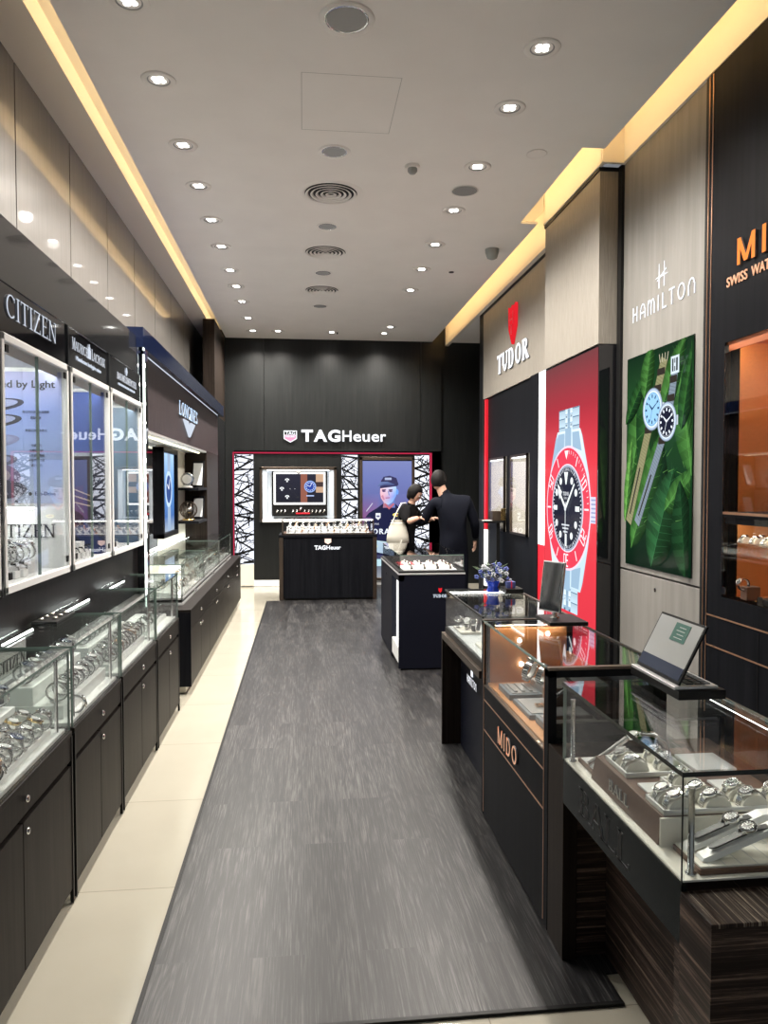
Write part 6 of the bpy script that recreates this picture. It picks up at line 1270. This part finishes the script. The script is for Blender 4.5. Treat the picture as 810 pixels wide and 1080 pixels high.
for q in [(-.075, -.055, -.02, .12), (.055, .075, -.02, .12), (-.055, .055, .03, .05), (-.02, .02, -.13, -.02)]: s.box(2.330, 2.336, cy_ + q[0], cy_ + q[1], cz + q[2], cz + q[3], 'redlacq')
s.build('shield_relief', sh_)
struct(B(2.355, 2.392, 7.08, 7.30, 1.02, 2.74, 'litwhite').build('trim_13')); struct(B(2.355, 2.392, 7.08, 7.30, .3, 1.018, 'redlacq').build('trim_14')); struct(B(2.36, 2.392, 9.50, 9.58, 1.04, 2.73, 'redlacq').build('trim_15')); struct(B(2.36, 2.392, 9.50, 9.58, .3, 1.038, 'litwhite').build('trim_16'))
struct(B(2.345, 2.392, 7.30, 7.56, .0, 2.74, 'black').build('wall_right_pilaster'))
for i, (a, b) in enumerate(((8.62, 9.34), (7.72, 8.36))):
    t = thing('wall_vitrine', ['glazed niche with small watches in the black wall, far one of two', 'glazed niche reflecting the lattice in the black wall, near one of two'][i], 'showcase', (2.38, (a + b) / 2, 1.05), 'glazed niches in the black wall')
    f = MB(); f.box(2.386, 2.392, a, b, 1.06, 1.955, 'creamwall'); f.build('back_panel', t); f = MB()
    for q in [(a, b, 1.93, 1.955), (a, b, 1.06, 1.085), (a, a + .022, 1.06, 1.955), (b - .022, b, 1.06, 1.955)]: f.box(2.358, 2.387, q[0], q[1], q[2], q[3], 'bronze')
    f.build('frame', t); B(2.372, 2.382, a + .03, b - .03, 1.915, 1.928, 'ledsoft').build('light_strip', t); B(2.360, 2.364, a + .02, b - .02, 1.085, 1.93, 'glass').build('pane', t)
for i, (y, z) in enumerate(((9.22, 1.22), (9.05, 1.14), (8.9, 1.22), (8.78, 1.13), (9.2, 1.45))):
    pass

# ================================================================== desk objects by the people
t = thing('reception_desk', 'narrow black standing desk beside the man in the dark corner', 'desk', (2.25, 8.75, 0)); f = MB(); f.box(2.11, 2.35, 8.55, 9.0, 1.17, 1.195, 'trim'); f.build('desk_top', t, .003); f = MB(); f.box(2.27, 2.31, 8.6, 8.95, .0, 1.17, 'trim'); f.build('pedestal', t); B(2.09, 2.2, 8.53, 8.60, 1.196, 1.205, 'white').build('paper', t)
t = thing('metal_box', 'small brass coloured box standing on the black desk right of the man', 'box', (2.26, 8.62, 1.2)); B(2.21, 2.36, 8.56, 8.68, 1.196, 1.31, 'bronze').build('body', t, .004); B(2.31, 2.37, 8.55, 8.56, 1.20, 1.34, 'gold').build('front_plate', t, .002)

# ================================================================== people
def skinned(name, parent, joints, bones, mat, sub=2, root=0):
    """joints: {k:(x,y,z,r)}; bones: pairs -> one continuous surface"""
    ks = list(joints); me = bpy.data.meshes.new(name); o0 = origin_of(parent)
    me.from_pydata([tuple(Vector(joints[k][:3]) - o0) for k in ks], [(ks.index(a), ks.index(b)) for a, b in bones], []); me.update()
    o = bpy.data.objects.new(name, me); COL.objects.link(o); o.parent = parent; ORI[o.name] = o0.copy(); me.materials.append(M[mat])
    m = o.modifiers.new('skin', 'SKIN'); m.use_smooth_shade = True
    if not me.skin_vertices: me.attributes  # created with the modifier
    sv_ = me.skin_vertices[0].data if me.skin_vertices else None
    if sv_ is None:
        bpy.context.view_layer.objects.active = o; bpy.ops.mesh.customdata_skin_add(); sv_ = me.skin_vertices[0].data
    for i, k in enumerate(ks):
        r = joints[k][3]; sv_[i].radius = (r, r) if not isinstance(r, tuple) else r; sv_[i].use_root = (i == root)
    s = o.modifiers.new('sub', 'SUBSURF'); s.levels = sub; s.render_levels = sub
    return o
def head(parent, c, r, yaw, pitch, hair='hair', long=False, mat='skin'):
    """egg-shaped head with brow, nose, mouth, ears and a cap of hair; yaw 0 faces -Y"""
    T = Matrix.Translation(c) @ Matrix.Rotation(yaw, 4, 'Z') @ Matrix.Rotation(pitch, 4, 'X')
    f = MB(); f.T = T; f.ball((0, 0, 0), r, mat, 20, (.82, .95, 1.18)); f.ball((0, -r * .42, -r * .55), r * .52, mat, 14, (.95, .9, .9))
    f.tube([(0, -r * .88, r * .12), (0, -r * 1.08, -r * .16), (0, -r * .9, -r * .24)], [r * .08, r * .16, r * .12], mat, 8)
    for s in (-1, 1):
        f.ball((s * r * .8, r * .05, -r * .05), r * .2, mat, 8, (.4, .8, 1.2)); f.ball((s * r * .32, -r * .80, r * .08), r * .12, 'white', 8); f.ball((s * r * .32, -r * .90, r * .08), r * .055, 'trim', 6)
        f.cbox((s * r * .32, -r * .90, r * .25), (r * .34, r * .08, r * .06), 'hair')
    f.cbox((0, -r * .90, -r * .46), (r * .40, r * .1, r * .08), 'redlacq')
    h_ = f.build('head', parent)
    g = MB(); g.T = T; g.ball((0, r * .10, r * .16), r * 1.10, hair, 20, (.88, .98, 1.14)); v = []
    if long: g.ball((0, r * .35, -r * .35), r * .8, hair, 14, (1.05, .8, 1.1)); g.ball((-r * .5, r * .0, -r * .1), r * .5, hair, 12, (.7, 1., 1.3)); g.ball((r * .5, r * .0, -r * .1), r * .5, hair, 12, (.7, 1., 1.3))
    hh = g.build('hair', parent)
    # trim the hair cap off the face
    bm_cut = [i for i, p in enumerate(hh.data.vertices)]; Ti = T.inverted(); o0 = origin_of(parent)
    for p in hh.data.vertices:
        q = Ti @ (p.co + o0)
        if q.y < -r * .45 and q.z < r * .62: q.y = -r * .45 + (q.y + r * .45) * .12; q.x *= .9; p.co = (T @ q) - o0
    return h_
def hand(parent, wrist, dirv, palm_n, s=1.):
    d = Vector(dirv).normalized(); n = Vector(palm_n).normalized(); side = d.cross(n).normalized(); n = side.cross(d); w = Vector(wrist)
    J = {'w': (*w, .022 * s), 'p': (*(w + d * .045 * s), .024 * s)}; Bn = [('w', 'p')]
    for k, (off, L_) in enumerate(((-.027, .030), (-.010, .036), (.008, .034), (.025, .027))):
        a = w + d * .08 * s + side * off * s; b = a + d * L_ * s + n * .008 * s; c = b + d * L_ * .7 * s + n * .022 * s
        J['a%d' % k] = (*a, .010 * s); J['b%d' % k] = (*b, .0085 * s); J['c%d' % k] = (*c, .007 * s); Bn += [('p', 'a%d' % k), ('a%d' % k, 'b%d' % k), ('b%d' % k, 'c%d' % k)]
    a = w + d * .03 * s - side * .035 * s + n * .01 * s; b = a + d * .035 * s - side * .012 * s + n * .02 * s; J['t0'] = (*a, .011 * s); J['t1'] = (*b, .009 * s); Bn += [('w', 't0'), ('t0', 't1')]
    return skinned('hand', parent, J, Bn, 'skin', 1)
# man in dark suit, back to the camera, leaning to the left
t = thing('person', 'person in a dark navy suit seen from behind, right of the two people', 'person', (1.70, 8.5, .004))
J = {'hip': (1.74, 8.52, .92, (.17, .12)), 'waist': (1.73, 8.50, 1.08, (.165, .115)), 'chest': (1.72, 8.50, 1.30, (.20, .13)), 'neckb': (1.66, 8.52, 1.47, (.12, .09)), 'neck': (1.60, 8.54, 1.535, .055),
     'sl': (1.50, 8.50, 1.43, .075), 'el': (1.40, 8.60, 1.19, .055), 'wl': (1.33, 8.82, 1.17, .040), 'sr': (1.90, 8.50, 1.43, .078), 'er': (1.985, 8.50, 1.17, .060), 'wr': (2.02, 8.62, .98, .042),
     'kl': (1.66, 8.50, .50, .075), 'al': (1.65, 8.54, .10, .052), 'kr': (1.84, 8.50, .50, .075), 'ar': (1.86, 8.54, .10, .052), 'hl': (1.65, 8.52, .84, .10), 'hr': (1.83, 8.52, .84, .10)}
skinned('suit', t, J, [('hip', 'waist'), ('waist', 'chest'), ('chest', 'neckb'), ('neckb', 'neck'), ('chest', 'sl'), ('sl', 'el'), ('el', 'wl'), ('chest', 'sr'), ('sr', 'er'), ('er', 'wr'), ('hip', 'hl'), ('hl', 'kl'), ('kl', 'al'), ('hip', 'hr'), ('hr', 'kr'), ('kr', 'ar')], 'suit')
f = MB(); f.tube([(1.62, 8.53, 1.50), (1.585, 8.545, 1.60)], [.060, .055], 'skin', 12); f.build('neck', t); f = MB(); f.tube([(1.64, 8.53, 1.49), (1.615, 8.54, 1.535)], [.072, .063], 'suit', 14); f.build('collar', t)
head(t, (1.565, 8.56, 1.665), .092, PI - .5, .35); hand(t, (1.32, 8.84, 1.165), (-.3, 1, 0), (0, 0, -1)); hand(t, (2.02, 8.64, .96), (.05, .25, -1), (-1, 0, 0))
for x in (1.65, 1.86): MB().prism([(x - .045, .005), (x + .045, .005), (x + .04, .09), (x - .04, .09)], 'Y', 8.46, 8.74, 'trim').build('shoe', t, .015)
# woman with canvas bag, bending forward to the right
t = thing('person', 'dark haired person in a black top bending forward before the portrait', 'person', (1.20, 8.85, .004))
J = {'hip': (1.19, 8.85, .90, (.15, .12)), 'waist': (1.20, 8.83, 1.05, (.125, .10)), 'chest': (1.24, 8.80, 1.25, (.14, .11)), 'neckb': (1.27, 8.78, 1.375, .07), 'neck': (1.29, 8.77, 1.42, .045),
     'sl': (1.17, 8.68, 1.33, .062), 'el': (1.20, 8.60, 1.17, .050), 'sr': (1.33, 8.90, 1.32, .06), 'er': (1.44, 8.92, 1.17, .048),
     'hl': (1.15, 8.80, .82, .09), 'kl': (1.16, 8.82, .48, .065), 'al': (1.16, 8.86, .09, .042), 'hr': (1.26, 8.90, .82, .09), 'kr': (1.28, 8.92, .48, .065), 'ar': (1.28, 8.94, .09, .042)}
skinned('clothes', t, J, [('hip', 'waist'), ('waist', 'chest'), ('chest', 'neckb'), ('neckb', 'neck'), ('chest', 'sl'), ('sl', 'el'), ('chest', 'sr'), ('sr', 'er'), ('hip', 'hl'), ('hl', 'kl'), ('kl', 'al'), ('hip', 'hr'), ('hr', 'kr'), ('kr', 'ar')], 'tee')
skinned('forearm', t, {'a': (1.20, 8.60, 1.18, .043), 'b': (1.26, 8.56, 1.21, .038), 'c': (1.34, 8.58, 1.235, .026)}, [('a', 'b'), ('b', 'c')], 'skin'); skinned('forearm', t, {'a': (1.44, 8.92, 1.18, .042), 'b': (1.50, 8.86, 1.20, .034), 'c': (1.54, 8.80, 1.22, .026)}, [('a', 'b'), ('b', 'c')], 'skin')
f = MB(); f.tube([(1.28, 8.77, 1.40), (1.30, 8.755, 1.47)], [.045, .042], 'skin', 12); f.build('neck', t)
head(t, (1.315, 8.74, 1.515), .085, 1.15, .55, long=True); hand(t, (1.335, 8.575, 1.235), (1, .1, .05), (0, 0, -1), .9); hand(t, (1.54, 8.80, 1.22), (.6, -.6, 0), (0, 0, -1), .9)
for x, y in ((1.16, 8.86), (1.28, 8.94)): MB().prism([(x - .04, .005), (x + .04, .005), (x + .035, .075), (x - .035, .075)], 'Y', y - .12, y + .08, 'trim').build('shoe', t, .012)
t = thing('canvas_bag', 'cream canvas bag hanging from the shoulder of the dark haired person', 'bag', (1.10, 8.62, 1.0))
f = MB(); f.lathe([(.10, .93), (.135, .94), (.128, 1.02), (.105, 1.12), (.070, 1.19), (.085, 1.205)], 'canvas', 20, (1.10, 8.66, 0), sy=.5); f.build('pouch', t); f = MB(); f.lathe([(.080, 1.16), (.088, 1.17), (.078, 1.18)], 'cream', 20, (1.10, 8.66, 0), sy=.5); f.build('drawstring_hem', t)
f = MB(); f.tube([(1.03, 8.62, 1.18), (1.08, 8.60, 1.30), (1.14, 8.62, 1.405), (1.20, 8.70, 1.405)], .007, 'cream', 6); f.tube([(1.14, 8.60, .98), (1.11, 8.59, .90), (1.08, 8.59, .80)], .006, 'cream', 6); f.build('strap', t)

for o in [x for p in PROTOS for x in ([p] + list(p.children_recursive))]: bpy.data.objects.remove(o)

# ================================================================== light, world, camera
w = bpy.data.worlds.new('World'); SC.world = w; w.use_nodes = True; nt = w.node_tree; nt.nodes.clear()
bg = nt.nodes.new('ShaderNodeBackground'); ow = nt.nodes.new('ShaderNodeOutputWorld'); bg.inputs[0].default_value = (.80, .84, .90, 1); bg.inputs[1].default_value = .17
nt.links.new(bg.outputs[0], ow.inputs[0])
cam = bpy.data.cameras.new('camera'); co = bpy.data.objects.new('camera', cam); COL.objects.link(co); SC.camera = co
cam.sensor_fit = 'HORIZONTAL'; cam.sensor_width = 36; cam.lens = 785 / 810 * 36; cam.clip_start = .02
yaw = math.radians(6.176300); pit = math.radians(1.969906)
co.location = (0, 0, 1.6); co.rotation_euler = (PI / 2 - pit, 0, -yaw)
SC.view_settings.view_transform = 'Standard'; SC.view_settings.look = 'None'; SC.view_settings.gamma = 1; SC.view_settings.exposure = .50
SC.cycles.transparent_max_bounces = 40; SC.cycles.max_bounces = 10; SC.cycles.glossy_bounces = 5; SC.cycles.use_denoising = True; SC.cycles.sample_clamp_indirect = 4
